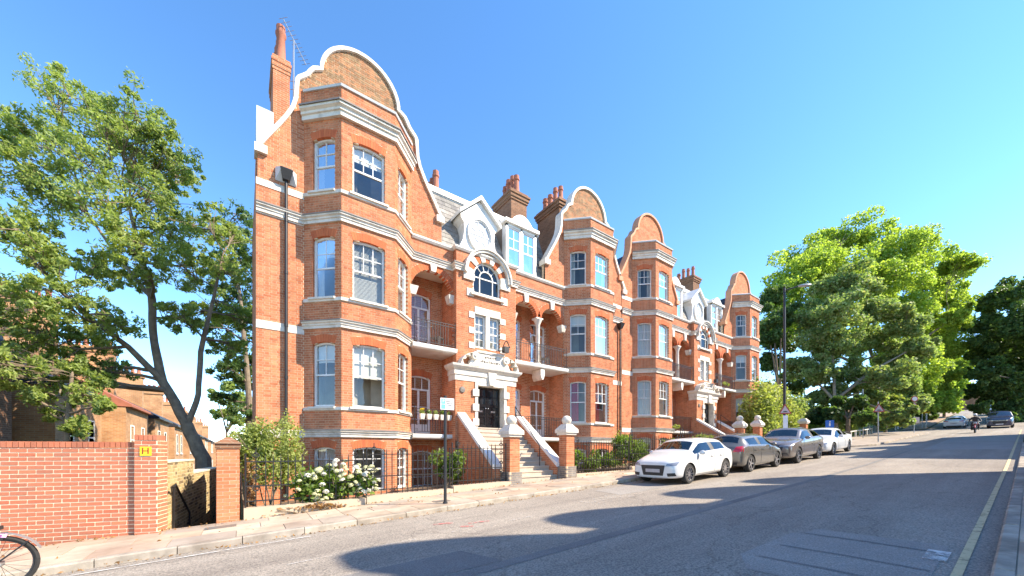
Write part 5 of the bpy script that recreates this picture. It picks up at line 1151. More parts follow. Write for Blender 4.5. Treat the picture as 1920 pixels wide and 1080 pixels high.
# ---------------------------------------------------------------- vehicles
def evalmesh(me, mods):
    o = bpy.data.objects.new('tmp', me); COL.objects.link(o)
    for f in mods: f(o)
    dg = bpy.context.evaluated_depsgraph_get(); r = bpy.data.meshes.new_from_object(o.evaluated_get(dg)); bpy.data.objects.remove(o); return r
def split_by_mat(me, idx):
    """faces of one material as separate meshes, one for each connected patch; and the rest"""
    bm = bmesh.new(); bm.from_mesh(me); bm.faces.ensure_lookup_table(); seen = set(); out = []
    for f in bm.faces:
        if f.material_index != idx or f.index in seen: continue
        stack = [f]; seen.add(f.index); grp = []
        while stack:
            q = stack.pop(); grp.append(q)
            for e in q.edges:
                for h in e.link_faces:
                    if h.material_index == idx and h.index not in seen: seen.add(h.index); stack.append(h)
        vi = {}; vs = []; fs = []
        for q in grp:
            fs.append(tuple(vi.setdefault(v.index, len(vi)) for v in q.verts))
        vs = [None] * len(vi)
        for q in grp:
            for v in q.verts: vs[vi[v.index]] = tuple(v.co + v.normal * .002)
        out.append(MB().add(vs, fs).mesh('window', True, False))
    bmesh.ops.delete(bm, geom=[f for f in bm.faces if f.material_index == idx], context='FACES'); rest = bpy.data.meshes.new('body'); bm.to_mesh(rest); bm.free(); [rest.materials.append(q) for q in me.materials]
    rest.polygons.foreach_set('use_smooth', [True] * len(rest.polygons)); return out, rest
WHEEL = {}
def wheel_meshes(r, spokes):
    k = (r, spokes)
    if k in WHEEL: return WHEEL[k]
    t = MB().lathe([(r * .66, -.095), (r * .93, -.10), (r, -.07), (r, .07), (r * .93, .10), (r * .66, .095)], (0, 0, 0), 28, 'y', True).mesh('tyre', True)
    m = MB(); m.lathe([(r * .66, -.098), (r * .70, -.098), (r * .70, -.06), (r * .62, -.05), (r * .60, .06), (r * .66, .06)], (0, 0, 0), 28, 'y', True); m.lathe([(0, -.085), (r * .16, -.08), (r * .17, -.03), (0, -.03)], (0, 0, 0), 14, 'y')
    for q in range(spokes):
        a = 2 * math.pi * q / spokes; c, s = math.cos(a), math.sin(a); w = .018 if spokes > 7 else .032
        m.add([(c * r * .1 - s * w, -.078, s * r * .1 + c * w), (c * r * .1 + s * w, -.078, s * r * .1 - c * w), (c * r * .64 + s * w * .7, -.088, s * r * .64 - c * w * .7), (c * r * .64 - s * w * .7, -.088, s * r * .64 + c * w * .7),
               (c * r * .1 - s * w, -.045, s * r * .1 + c * w), (c * r * .1 + s * w, -.045, s * r * .1 - c * w), (c * r * .64 + s * w * .7, -.05, s * r * .64 - c * w * .7), (c * r * .64 - s * w * .7, -.05, s * r * .64 + c * w * .7)], BOXF)
    rim = m.mesh('rim'); d = MB().lathe([(0, -.035), (r * .62, -.03), (r * .62, .05), (0, .05)], (0, 0, 0), 20, 'y').mesh('hub'); WHEEL[k] = (t, rim, d); return WHEEL[k]
def car(label, st, L, wb, segs, paint, cat='car', wr=.32, spokes=10, face='grille', x=0, y=0, yaw=0, plate=True, front_axle=.78, lights=None, tails=None, seams=(), mirror=(1.3, .98), roofc=None, grille=None, group=None, name='parked_car', detail=True):
    """st: stations (x, half width, sill z, belt z, top-edge z, top-edge y, crown z); front of the car at x = 0, y to its right"""
    vs = []; fs = []; mi = []
    for (xx, w, zb, zbelt, zt, yt, zc) in st:
        half = [(0, zb), (w * .86, zb), (w * .975, zb + .07), (w * 1.0, zb + (zbelt - zb) * .5), (w * .985, zbelt - .07), (w * .95, zbelt), (yt + .035, zt - .055), (yt - .05, zt + .005), (yt * .5, zc - (zc - zt) * .22), (0, zc)]
        ring = half + [(-a, b) for a, b in reversed(half[1:-1])]; vs += [(xx, a, b) for a, b in ring]
    n = 18
    for i in range(len(st) - 1):
        for j in range(n):
            fs.append((i * n + j, i * n + (j + 1) % n, (i + 1) * n + (j + 1) % n, (i + 1) * n + j)); k = j if j < 9 else 17 - j
            mi.append(1 if k in {'s': (5, 7, 8), 'w': (5,), 'r': (7, 8)}.get(segs[i], ()) else (2 if segs[i] == 'p' and k == 5 else 0))
    fs += [tuple(range(n - 1, -1, -1)), tuple(range((len(st) - 1) * n, len(st) * n))]; mi += [0, 0]
    me = bpy.data.meshes.new('body'); me.from_pydata(vs, [], fs); me.materials.append(MATS[paint]); me.materials.append(MATS['car_glass']); me.materials.append(MATS['plastic_dark'])
    me.polygons.foreach_set('material_index', mi); bm = bmesh.new(); bm.from_mesh(me); bmesh.ops.recalc_face_normals(bm, faces=bm.faces); bm.to_mesh(me); bm.free()
    W0 = max(s[1] for s in st); cut = MB()
    for ax in (front_axle, front_axle + wb):
        for s in (-1, 1): cut.lathe([(0, 0), (wr + .045, 0), (wr + .045, .36), (0, .36)], (ax, s * W0 - (.30 if s > 0 else .06), wr), 28, 'y')
    cm = cut.mesh('cut'); cm.materials.append(MATS[paint]); cm.materials.append(MATS['car_glass']); cm.materials.append(MATS['plastic_dark']); cm.polygons.foreach_set('material_index', [2] * len(cm.polygons))
    co = bpy.data.objects.new('cutter', cm); COL.objects.link(co)
    def ss(o): q = o.modifiers.new('s', 'SUBSURF'); q.levels = 2; q.render_levels = 2
    def bo(o): q = o.modifiers.new('b', 'BOOLEAN'); q.object = co; q.operation = 'DIFFERENCE'; q.solver = 'EXACT'
    me2 = evalmesh(me, [ss, bo]); bpy.data.objects.remove(co)
    bm = bmesh.new(); bm.from_mesh(me2); tree_ = BVHTree.FromBMesh(bm); bm.free()
    wins, body = split_by_mat(me2, 1)
    try: body.set_sharp_from_angle(angle=R(40))
    except Exception: pass
    root = thing(name, label, cat, (x, y, H(x)), group); bo_ = obj('body', body, None, root)
    for wn in wins: obj('window', wn, 'car_window' if detail else 'car_glass', root)
    if detail:
        xs_ = [q[0] for q in st]; xa_, xb_ = xs_[5], xs_[12]; zt_ = st[8][3]; wi = W0 - .14; ln = MB()
        ln.add([(xa_, -wi, .35), (xb_, -wi, .35), (xb_, wi, .35), (xa_, wi, .35), (xa_, -wi, zt_ - .06), (xb_, -wi, zt_ - .06), (xb_, wi, zt_ - .06), (xa_, wi, zt_ - .06)], [(0, 1, 2, 3), (0, 4, 5, 1), (3, 2, 6, 7), (0, 3, 7, 4), (1, 5, 6, 2)]); ln.box(xa_, xa_ + .35, -wi, wi, zt_ - .16, zt_ - .04); ln.build('cabin_lining', 'plastic_dark', root)
        for sx_ in (xa_ + 1.0, xa_ + 1.85):
            for sy_ in (-.36, .36):
                sm = MB(); sm.box(sx_ - .25, sx_ + .25, sy_ - .24, sy_ + .24, .40, .58); sm.add([(sx_ + .2, sy_ - .23, .55), (sx_ + .34, sy_ - .23, .55), (sx_ + .34, sy_ + .23, .55), (sx_ + .2, sy_ + .23, .55), (sx_ + .36, sy_ - .2, zt_ + .1), (sx_ + .46, sy_ - .2, zt_ + .1), (sx_ + .46, sy_ + .2, zt_ + .1), (sx_ + .36, sy_ + .2, zt_ + .1)], BOXF); sm.box(sx_ + .38, sx_ + .47, sy_ - .12, sy_ + .12, zt_ + .12, zt_ + .28); sm.build('seat', 'rubber', root)
        sw_ = MB(); sw_.tube([(xa_ + .5 + .05 * math.sin(a), .36 + .18 * math.cos(a), zt_ - .05 + .17 * math.sin(a)) for a in [2 * math.pi * k / 16 for k in range(17)]], .014, 5); sw_.build('steering_wheel', 'plastic_dark', root)
    for ax in (front_axle, front_axle + wb):
        for s in (-1, 1):
            t, rim, d = wheel_meshes(wr, spokes); wo = obj('wheel', d, 'plastic_dark', root); wo.location = (ax, s * (W0 - .125), wr); wo.rotation_euler = (0, 0 if s < 0 else 0, 0 if s < 0 else math.pi)
            obj('tyre', t, 'rubber', wo); obj('rim', rim, 'steel', wo)
    def patch(nm, mat, quad, axis, off=.006, nu=6, nv=4):
        """quad in (lateral, z) for front/back rays or (x, z) for side rays, laid on the body surface"""
        (a, b, c, d) = quad; V = []
        for i in range(nu + 1):
            for j in range(nv + 1):
                u, v = i / nu, j / nv; p = (a[0] * (1 - u) + b[0] * u) * (1 - v) + (d[0] * (1 - u) + c[0] * u) * v; q = (a[1] * (1 - u) + b[1] * u) * (1 - v) + (d[1] * (1 - u) + c[1] * u) * v
                if axis == 'f': o, dr = Vector((-3, p, q)), Vector((1, 0, 0))
                elif axis == 'r': o, dr = Vector((L + 3, p, q)), Vector((-1, 0, 0))
                else: sg = 1 if axis == 's+' else -1; o, dr = Vector((p, sg * 4, q)), Vector((0, -sg, 0))
                h = tree_.ray_cast(o, dr); V.append(h[0] + h[1] * off if h[0] else None)
        F_ = [(i * (nv + 1) + j, (i + 1) * (nv + 1) + j, (i + 1) * (nv + 1) + j + 1, i * (nv + 1) + j + 1) for i in range(nu) for j in range(nv)]; F_ = [f for f in F_ if all(V[k] for k in f)]
        if not F_: return None
        ok = sorted({k for f in F_ for k in f}); mp = {k: i for i, k in enumerate(ok)}
        o = MB().add([V[k] for k in ok], [tuple(mp[k] for k in f) for f in F_]).build(nm, mat, root, True, fix=False); return o
    def mir(q): return [(-a, b) for a, b in q]
    for nm, mat, quad, axis, both in (lights or []):
        of = .014 if 'plate' in nm else .006
        patch(nm, mat, quad, axis, of)
        if both: patch(nm, mat, mir(quad), axis, of)
    if detail:
        for s in ('s+', 's-'):
            for a, b in seams:
                pts = []
                for k in range(9):
                    xx, zz = a[0] + (b[0] - a[0]) * k / 8, a[1] + (b[1] - a[1]) * k / 8; sg = 1 if s == 's+' else -1; h = tree_.ray_cast(Vector((xx, sg * 4, zz)), Vector((0, -sg, 0)))
                    if h[0]: pts.append(h[0] + h[1] * .001)
                if len(pts) > 2: MB().tube(pts, .005, 4).build('door_seam', 'plastic_dark', root)
        for sg in (-1, 1):
            m = MB(); m.sphere((mirror[0], sg * (W0 + .07), mirror[1]), .105, 12, 8, (.6, 1.0, .72)); m.build('wing_mirror', paint, root, True)
            for hx in [b[0][0] - .18 for b in seams[1:3]]:
                h = tree_.ray_cast(Vector((hx, sg * 4, .82)), Vector((0, -sg, 0)))
                if h[0]: MB().box(hx - .09, hx + .09, *sorted((h[0].y, h[0].y + sg * .025)), .81, .84).build('door_handle', paint, root)
    root.rotation_euler = (0, -math.atan((H(x + .5) - H(x - .5))) if abs(yaw) < 1 else math.atan(H(x + .5) - H(x - .5)), yaw)
    return root
# hatchback stations: x, half width, sill, belt, top-edge z, top-edge y, crown
HATCH = [(0, .66, .24, .58, .66, .50, .68), (.05, .76, .20, .64, .72, .58, .74), (.30, .85, .18, .76, .84, .68, .87), (.80, .87, .18, .88, .95, .72, .985), (1.00, .87, .18, .91, .985, .73, 1.02), (1.06, .87, .18, .92, 1.01, .72, 1.045), (1.66, .87, .18, .94, 1.36, .60, 1.42), (1.76, .87, .18, .945, 1.385, .595, 1.445),
         (2.36, .87, .18, .96, 1.40, .59, 1.46), (2.46, .87, .18, .965, 1.40, .59, 1.46), (3.02, .865, .18, .99, 1.37, .575, 1.445), (3.34, .86, .19, 1.0, 1.345, .565, 1.425), (3.42, .86, .19, 1.0, 1.335, .56, 1.41), (3.74, .84, .21, .99, 1.06, .62, 1.10), (3.80, .83, .22, .97, 1.02, .64, 1.05), (3.93, .79, .25, .88, .94, .62, .96), (3.97, .70, .30, .78, .83, .54, .85)]
HSEG = 'hhhhhswwpwwhrhhh'
seam = [((1.25, .35), (1.3, .88)), ((2.42, .28), (2.42, .92)), ((3.08, .55), (3.1, .95)), ((1.25, .28), (3.0, .28))]
FL = [('headlight', 'lamp_glass', [(.44, .60), (.76, .62), (.80, .74), (.50, .68)], 'f', True), ('grille', 'plastic_dark', [(-.36, .30), (.36, .30), (.44, .63), (-.44, .63)], 'f', False), ('fog_vent', 'plastic_dark', [(.52, .28), (.76, .30), (.74, .40), (.50, .38)], 'f', True), ('number_plate', 'plate_blur', [(-.26, .40), (.26, .40), (.26, .51), (-.26, .51)], 'f', False)]
RL = [('tail_light', 'lamp_red', [(.46, .78), (.80, .80), (.78, 1.0), (.56, .98)], 'r', True), ('number_plate', 'plate_blur', [(-.26, .62), (.26, .62), (.26, .73), (-.26, .73)], 'r', False), ('bumper_trim', 'plastic_dark', [(-.6, .30), (.6, .30), (.6, .40), (-.6, .40)], 'r', False)]
def fix_plate(root): pass
c1 = car('white three-door style hatchback parked nearest the steps, facing downhill', HATCH, 3.97, 2.47, HSEG, 'car_white', x=10.55, y=6.98, lights=FL + RL, seams=seam, mirror=(1.42, .97)); c1.scale = (.95, .96, .97)
c2 = car('grey hatchback parked tail to the white one, red tail lamps showing', [(a, b * .985, c, d, e, f, g * 1.02) for a, b, c, d, e, f, g in HATCH], 3.97, 2.5, HSEG, 'car_grey', x=18.95, y=7.0, yaw=math.pi, lights=FL + RL, seams=seam, spokes=5, mirror=(1.42, .98))
SUV = [(0, .72, .30, .72, .80, .55, .83), (.05, .83, .26, .80, .88, .62, .91), (.36, .92, .24, .93, 1.01, .74, 1.04), (1.0, .93, .24, 1.03, 1.10, .78, 1.13), (1.22, .93, .24, 1.05, 1.12, .78, 1.155), (1.28, .93, .24, 1.05, 1.14, .77, 1.18), (1.94, .93, .24, 1.07, 1.53, .64, 1.60), (2.06, .93, .24, 1.075, 1.56, .635, 1.63),
       (2.78, .93, .24, 1.09, 1.57, .63, 1.64), (2.88, .93, .24, 1.09, 1.57, .63, 1.64), (3.55, .925, .24, 1.12, 1.52, .61, 1.60), (3.86, .92, .25, 1.14, 1.48, .60, 1.56), (3.94, .92, .25, 1.14, 1.47, .595, 1.545), (4.32, .90, .28, 1.12, 1.19, .66, 1.24), (4.40, .89, .29, 1.09, 1.15, .67, 1.18), (4.53, .85, .33, .98, 1.05, .66, 1.08), (4.58, .76, .40, .86, .92, .56, .95)]
SFL = [('headlight', 'lamp_glass', [(.42, .78), (.86, .80), (.88, .87), (.46, .85)], 'f', True), ('grille', 'plastic_dark', [(-.52, .62), (.52, .62), (.60, .84), (-.60, .84)], 'f', False), ('fog_vent', 'plastic_dark', [(-.78, .34), (.78, .34), (.72, .50), (-.72, .50)], 'f', False), ('number_plate', 'plate_blur', [(-.26, .62), (.26, .62), (.26, .73), (-.26, .73)], 'f', False)]
SRL = [('tail_light', 'lamp_red', [(.46, .95), (.86, .97), (.84, 1.08), (.5, 1.06)], 'r', True), ('number_plate', 'plate_blur', [(-.26, .72), (.26, .72), (.26, .83), (-.26, .83)], 'r', False)]
seamS = [((1.45, .45), (1.5, 1.0)), ((2.84, .38), (2.84, 1.05)), ((3.6, .65), (3.62, 1.08)), ((1.4, .36), (3.5, .36))]
c3 = car('taupe grey crossover parked between the grey hatchback and the white saloon', SUV, 4.58, 2.75, HSEG, 'car_taupe', x=19.4, y=6.95, lights=SFL + SRL, seams=seamS, wr=.36, spokes=5, front_axle=.90, mirror=(1.68, 1.14))
SED = [(0, .66, .26, .54, .60, .50, .62), (.05, .78, .22, .62, .69, .60, .71), (.38, .90, .19, .75, .82, .70, .85), (1.05, .92, .18, .86, .92, .76, .96), (1.28, .92, .18, .885, .95, .76, .99), (1.34, .92, .18, .89, .97, .75, 1.01), (2.08, .92, .18, .92, 1.37, .60, 1.43), (2.20, .92, .18, .925, 1.40, .595, 1.455),
       (2.80, .92, .18, .94, 1.40, .59, 1.455), (2.90, .92, .18, .94, 1.40, .59, 1.455), (3.45, .92, .18, .96, 1.33, .57, 1.40), (3.62, .915, .19, .97, 1.28, .56, 1.355), (3.70, .91, .19, .975, 1.26, .555, 1.335), (4.26, .89, .22, 1.0, 1.05, .68, 1.09), (4.34, .885, .22, .995, 1.04, .69, 1.07), (4.64, .84, .26, .95, 1.01, .68, 1.03), (4.70, .74, .34, .82, .88, .58, .90)]
EFL = [('headlight', 'lamp_glass', [(.48, .58), (.80, .62), (.80, .70), (.56, .65)], 'f', True), ('lower_intake', 'plastic_dark', [(-.55, .26), (.55, .26), (.60, .34), (-.60, .34)], 'f', False), ('number_plate', 'plate_blur', [(-.26, .40), (.26, .40), (.26, .51), (-.26, .51)], 'f', False)]
ERL = [('tail_light', 'lamp_red', [(.42, .86), (.80, .88), (.80, .96), (.46, .95)], 'r', True), ('number_plate', 'plate_blur', [(-.26, .62), (.26, .62), (.26, .73), (-.26, .73)], 'r', False), ('bumper_trim', 'plastic_dark', [(-.6, .28), (.6, .28), (.6, .38), (-.6, .38)], 'r', False)]
seamE = [((1.5, .38), (1.55, .84)), ((2.86, .3), (2.86, .9)), ((3.55, .55), (3.57, .94)), ((1.5, .28), (3.5, .28))]
c4 = car('white saloon parked last in the row beside a motorcycle wheel', SED, 4.7, 2.88, HSEG, 'car_white', x=24.6, y=6.95, lights=EFL + ERL, seams=seamE, wr=.34, front_axle=.86, mirror=(1.72, .98))
c5 = car('white car driving away uphill near the side road', SED, 4.7, 2.88, HSEG, 'car_white', x=75.0, y=5.4, yaw=math.pi, lights=EFL + ERL, seams=(), wr=.34, front_axle=.86, name='moving_car', detail=False)
VAN = [(a * .98, b * 1.0, c, d * 1.05, e * 1.16, f * 1.12, g * 1.16) for a, b, c, d, e, f, g in SUV]
LIT = [('headlight', 'lamp_glass', [(.42, .80), (.86, .80), (.88, .94), (.46, .94)], 'f', True), ('grille', 'plastic_dark', [(-.45, .5), (.45, .5), (.5, .78), (-.5, .78)], 'f', False), ('number_plate', 'sign_white', [(-.26, .42), (.26, .42), (.26, .5), (-.26, .5)], 'f', False)]
c6 = car('dark van with pale headlamps coming downhill under the overhanging tree', VAN, 4.58, 2.75, HSEG, 'car_navy', 'van', x=67, y=1.9, lights=LIT + SRL, seams=(), wr=.35, front_axle=.90, name='moving_van', detail=False)
c7 = car('silver car coming over the crest behind the motorcyclist', SUV, 4.58, 2.75, HSEG, 'car_silver', x=93, y=3.0, lights=LIT + SRL, seams=(), wr=.35, front_axle=.90, name='moving_car', detail=False)
# share bike at the left edge
def bike(label, x, y, yaw):
    r = .335; b = thing('share_bike', label, 'bicycle', (x, y, H(x)))
    t = MB(); n = 36
    t.tube([(r * math.cos(2 * math.pi * k / n) * .965, 0, r * math.sin(2 * math.pi * k / n) * .965) for k in range(n + 1)], .026, 8); tm = t.mesh('tyre', True)
    rm = MB(); rm.tube([(r * .89 * math.cos(2 * math.pi * k / n), 0, r * .89 * math.sin(2 * math.pi * k / n)) for k in range(n + 1)], .014, 6)
    for k in range(20):
        a = 2 * math.pi * k / 20; rm.bar((.02 * math.cos(a + 1), .03 * (-1) ** k, .02 * math.sin(a + 1)), (r * .88 * math.cos(a), 0, r * .88 * math.sin(a)), .0022, n=4)
    rmm = rm.mesh('rim'); hub = MB().lathe([(.0, -.06), (.05, -.055), (.055, .055), (0, .06)], (0, 0, 0), 14, 'y').mesh('hub', True)
    for px, nm in ((0, 'wheel'), (-1.12, 'wheel')):
        wo = obj(nm, hub, 'metal_grey', b); wo.location = (px, 0, r); obj('tyre', tm, 'rubber', wo); obj('rim', rmm, 'plastic_dark', wo)
    m = MB(); R2 = r + .045
    for k in range(18):                                       # rear mudguard
        a0, a1 = R(20 + 8.5 * k), R(20 + 8.5 * (k + 1))
        for y0, y1 in ((-.042, .042),): m.add([(R2 * math.cos(a), yy, r + R2 * math.sin(a)) for a in (a0, a1) for yy in (y0, 0, y1)] + [((R2 + .006 * (yy == 0)) * math.cos(a) * 1.012, yy, r + R2 * 1.012 * math.sin(a)) for a in (a0, a1) for yy in (y0, 0, y1)], [(0, 1, 4, 3), (1, 2, 5, 4), (6, 9, 10, 7), (7, 10, 11, 8), (0, 3, 9, 6), (2, 8, 11, 5)])
    g = m.build('mudguard', 'metal_grey', b, True)
    sk = MB()
    for s in (-1, 1):
        sk.add([(R2 * q * math.cos(R(a)), s * .044, r + R2 * q * math.sin(R(a))) for a in (75, 95, 115, 135) for q in (.80, 1.03)], [(0, 2, 3, 1), (2, 4, 5, 3), (4, 6, 7, 5)])
    skirt = sk.build('skirt_guard', 'plastic_dark', b, fix=False)
    st = MB(); st.add([((R2 * q) * math.cos(R(a)), -.048, r + R2 * q * math.sin(R(a))) for a in (72, 84, 96, 108) for q in (.89, 1.01)], [(0, 2, 3, 1), (2, 4, 5, 3), (4, 6, 7, 5)]); st.build('sticker', 'sticker_pink', skirt, fix=False)
    put_text('ne', .055, 'sticker_ink', skirt, (.045, -.051, r + R2 * .945), (R(90), R(10), 0), sx=1.3)
    m = MB(); m.bar((0, -.07, r), (-.42, -.05, .30), .016); m.bar((0, .07, r), (-.42, .05, .30), .016); m.bar((0, -.07, r), (-.38, -.02, .78), .013); m.bar((0, .07, r), (-.38, .02, .78), .013); m.bar((.28, -.06, r + .25), (0, -.075, r), .010)
    m.tube([(-.42, 0, .30), (-.62, 0, .36), (-.90, 0, .62), (-.98, 0, .80)], .038, 8); m.bar((-.42, 0, .28), (-.36, 0, .92), .022); m.bar((-1.12, -.06, r), (-.99, -.05, .70), .018); m.bar((-1.12, .06, r), (-.99, .05, .70), .018); m.bar((-.99, 0, .66), (-.92, 0, 1.05), .022); m.build('frame', 'plastic_dark', b)
    m = MB(); m.box(-.25, .06, -.075, .075, .755, .80); m.bar((-.1, -.05, .755), (0, -.06, r), .009); m.bar((-.1, .05, .755), (0, .06, r), .009); m.build('rear_rack', 'plastic_dark', b)
    MB().add([(-.48, -.04, .93), (-.22, -.1, .95), (-.22, .1, .95), (-.48, .04, .93), (-.5, -.02, .97), (-.2, -.08, .99), (-.2, .08, .99), (-.5, .02, .97)], BOXF).build('saddle', 'rubber', b)
    m = MB(); m.tube([(-.80, -.30, 1.12), (-.90, -.2, 1.10), (-.93, 0, 1.06), (-.90, .2, 1.10), (-.80, .30, 1.12)], .013, 6); m.build('handlebar', 'plastic_dark', b); m = MB(); m.bar((-.42, -.10, .30), (-.42, .10, .30), .03, n=12); m.bar((-.42, -.1, .30), (-.30, -.1, .18), .012); m.bar((-.42, .1, .30), (-.54, .1, .42), .012); m.build('crank', 'metal_grey', b)
    b.rotation_euler = (0, -math.atan(.052), yaw); return b
pb = unproj(-3, 1069, 4.6); bike('dark share bike with pink-lettered mudguard, cut off by the left edge beside the low wall', pb.x, pb.y, 0.05)
# motorcyclist coming downhill, and a parked motorcycle behind the white saloon
def motorbike(label, x, y, yaw, name='motorcycle', paint='bike_red'):
    b = thing(name, label, 'motorcycle', (x, y, H(x))); r = .31
    t = MB().lathe([(r * .7, -.05), (r * .92, -.055), (r, 0), (r * .92, .055), (r * .7, .05)], (0, 0, 0), 24, 'y', True).mesh('tyre', True); h = MB(); h.lathe([(r * .62, -.04), (r * .7, -.05), (r * .7, .05), (r * .62, .04)], (0, 0, 0), 24, 'y', True)
    for k in range(6): a = math.pi * k / 3; h.bar((0, 0, 0), (r * .66 * math.cos(a), 0, r * .66 * math.sin(a)), .018, n=5)
    hm = h.mesh('rim')
    for px in (0, 1.35): wo = obj('wheel', hm, 'metal_grey', b); wo.location = (px, 0, r); obj('tyre', t, 'rubber', wo)
    m = MB()
    for s in (-1, 1): m.bar((0, s * .09, r), (.34, s * .08, .92), .025)
    m.bar((.34, 0, .95), (.55, 0, .55), .04); m.bar((.55, 0, .45), (1.35, 0, r), .03); m.sphere((.62, 0, .42), .2, 12, 8, (1.1, .8, .9)); m.bar((.8, .14, .3), (1.5, .16, .36), .045); m.build('chassis', 'plastic_dark', b, True)
    MB().sphere((.55, 0, .80), .2, 14, 10, (1.3, .75, .8)).build('fuel_tank', paint, b, True); MB().sphere((1.0, 0, .82), .2, 14, 8, (1.7, .7, .38)).build('seat', 'rubber', b, True)
    MB().sphere((.18, 0, .90), .12, 14, 10, (.9, 1, 1)).build('headlight', 'lamp_glass', b, True); MB().tube([(.46, -.36, 1.02), (.36, -.2, 1.04), (.33, 0, 1.0), (.36, .2, 1.04), (.46, .36, 1.02)], .015, 6).build('handlebar', 'metal_grey', b)
    MB().tube([(r * .0 + (r + .04) * math.cos(R(a)), 0, r + (r + .04) * math.sin(R(a))) for a in range(40, 150, 15)], .05, 6).build('mudguard', paint, b); b.rotation_euler = (0, -.06, yaw); return b
mx, my = 54.0, 2.9
motorbike('motorcycle being ridden downhill towards the camera on the sunny strip', mx, my, 0.03)
motorbike('motorcycle parked behind the white saloon, only its wheel showing', 30.9, 6.9, math.pi, paint='plastic_dark')
def rider(x, y, z):
    root = thing('person', 'person in dark jacket and pale helmet sitting on the motorcycle, hands on the bars', 'person', (x, y, z))
    pts = dict(pel=(1.0, 0, .92), sp=(.96, 0, 1.12), ch=(.88, 0, 1.34), nk=(.84, 0, 1.48), hd=(.81, 0, 1.60), ht=(.80, 0, 1.68)); rad = dict(pel=.15, sp=.14, ch=.16, nk=.065, hd=.09, ht=.07); ed = [('pel', 'sp'), ('sp', 'ch'), ('ch', 'nk'), ('nk', 'hd'), ('hd', 'ht')]
    for s, k in ((-1, 'l'), (1, 'r')):
        for nm, p, r_ in (('sh', (.87, s * .19, 1.38), .075), ('el', (.68, s * .33, 1.16), .055), ('wr', (.50, s * .34, 1.06), .04), ('hn', (.45, s * .345, 1.04), .045), ('hp', (.95, s * .12, .88), .11), ('kn', (.55, s * .20, .78), .085), ('an', (.72, s * .2, .36), .055), ('to', (.55, s * .2, .28), .05)): pts[nm + k] = p; rad[nm + k] = r_
        ed += [('ch', 'sh' + k), ('sh' + k, 'el' + k), ('el' + k, 'wr' + k), ('wr' + k, 'hn' + k), ('pel', 'hp' + k), ('hp' + k, 'kn' + k), ('kn' + k, 'an' + k), ('an' + k, 'to' + k)]
    ks = list(pts); me = bpy.data.meshes.new('body'); me.from_pydata([pts[k] for k in ks], [(ks.index(a), ks.index(b)) for a, b in ed], [])
    def sk(o):
        o.modifiers.new('k', 'SKIN'); d = o.data.skin_vertices[0].data
        for i, k in enumerate(ks): d[i].radius = (rad[k], rad[k])
        d[0].use_root = True; q = o.modifiers.new('s', 'SUBSURF'); q.levels = 2; q.render_levels = 2
    o_ = bpy.data.objects.new('t', me); COL.objects.link(o_); sk(o_); dg = bpy.context.evaluated_depsgraph_get(); r2 = bpy.data.meshes.new_from_object(o_.evaluated_get(dg)); bpy.data.objects.remove(o_); r2.materials.clear(); r2.polygons.foreach_set('use_smooth', [True] * len(r2.polygons))
    obj('body', r2, 'jacket', root); MB().sphere((.80, 0, 1.63), .145, 16, 12, (1, .92, 1.02)).build('helmet', 'helmet', root, True); MB().sphere((.70, 0, 1.61), .10, 12, 8, (.6, .95, .6)).build('visor', 'car_glass', root, True); root.rotation_euler = (0, -.06, .03)
rider(mx, my, H(mx))
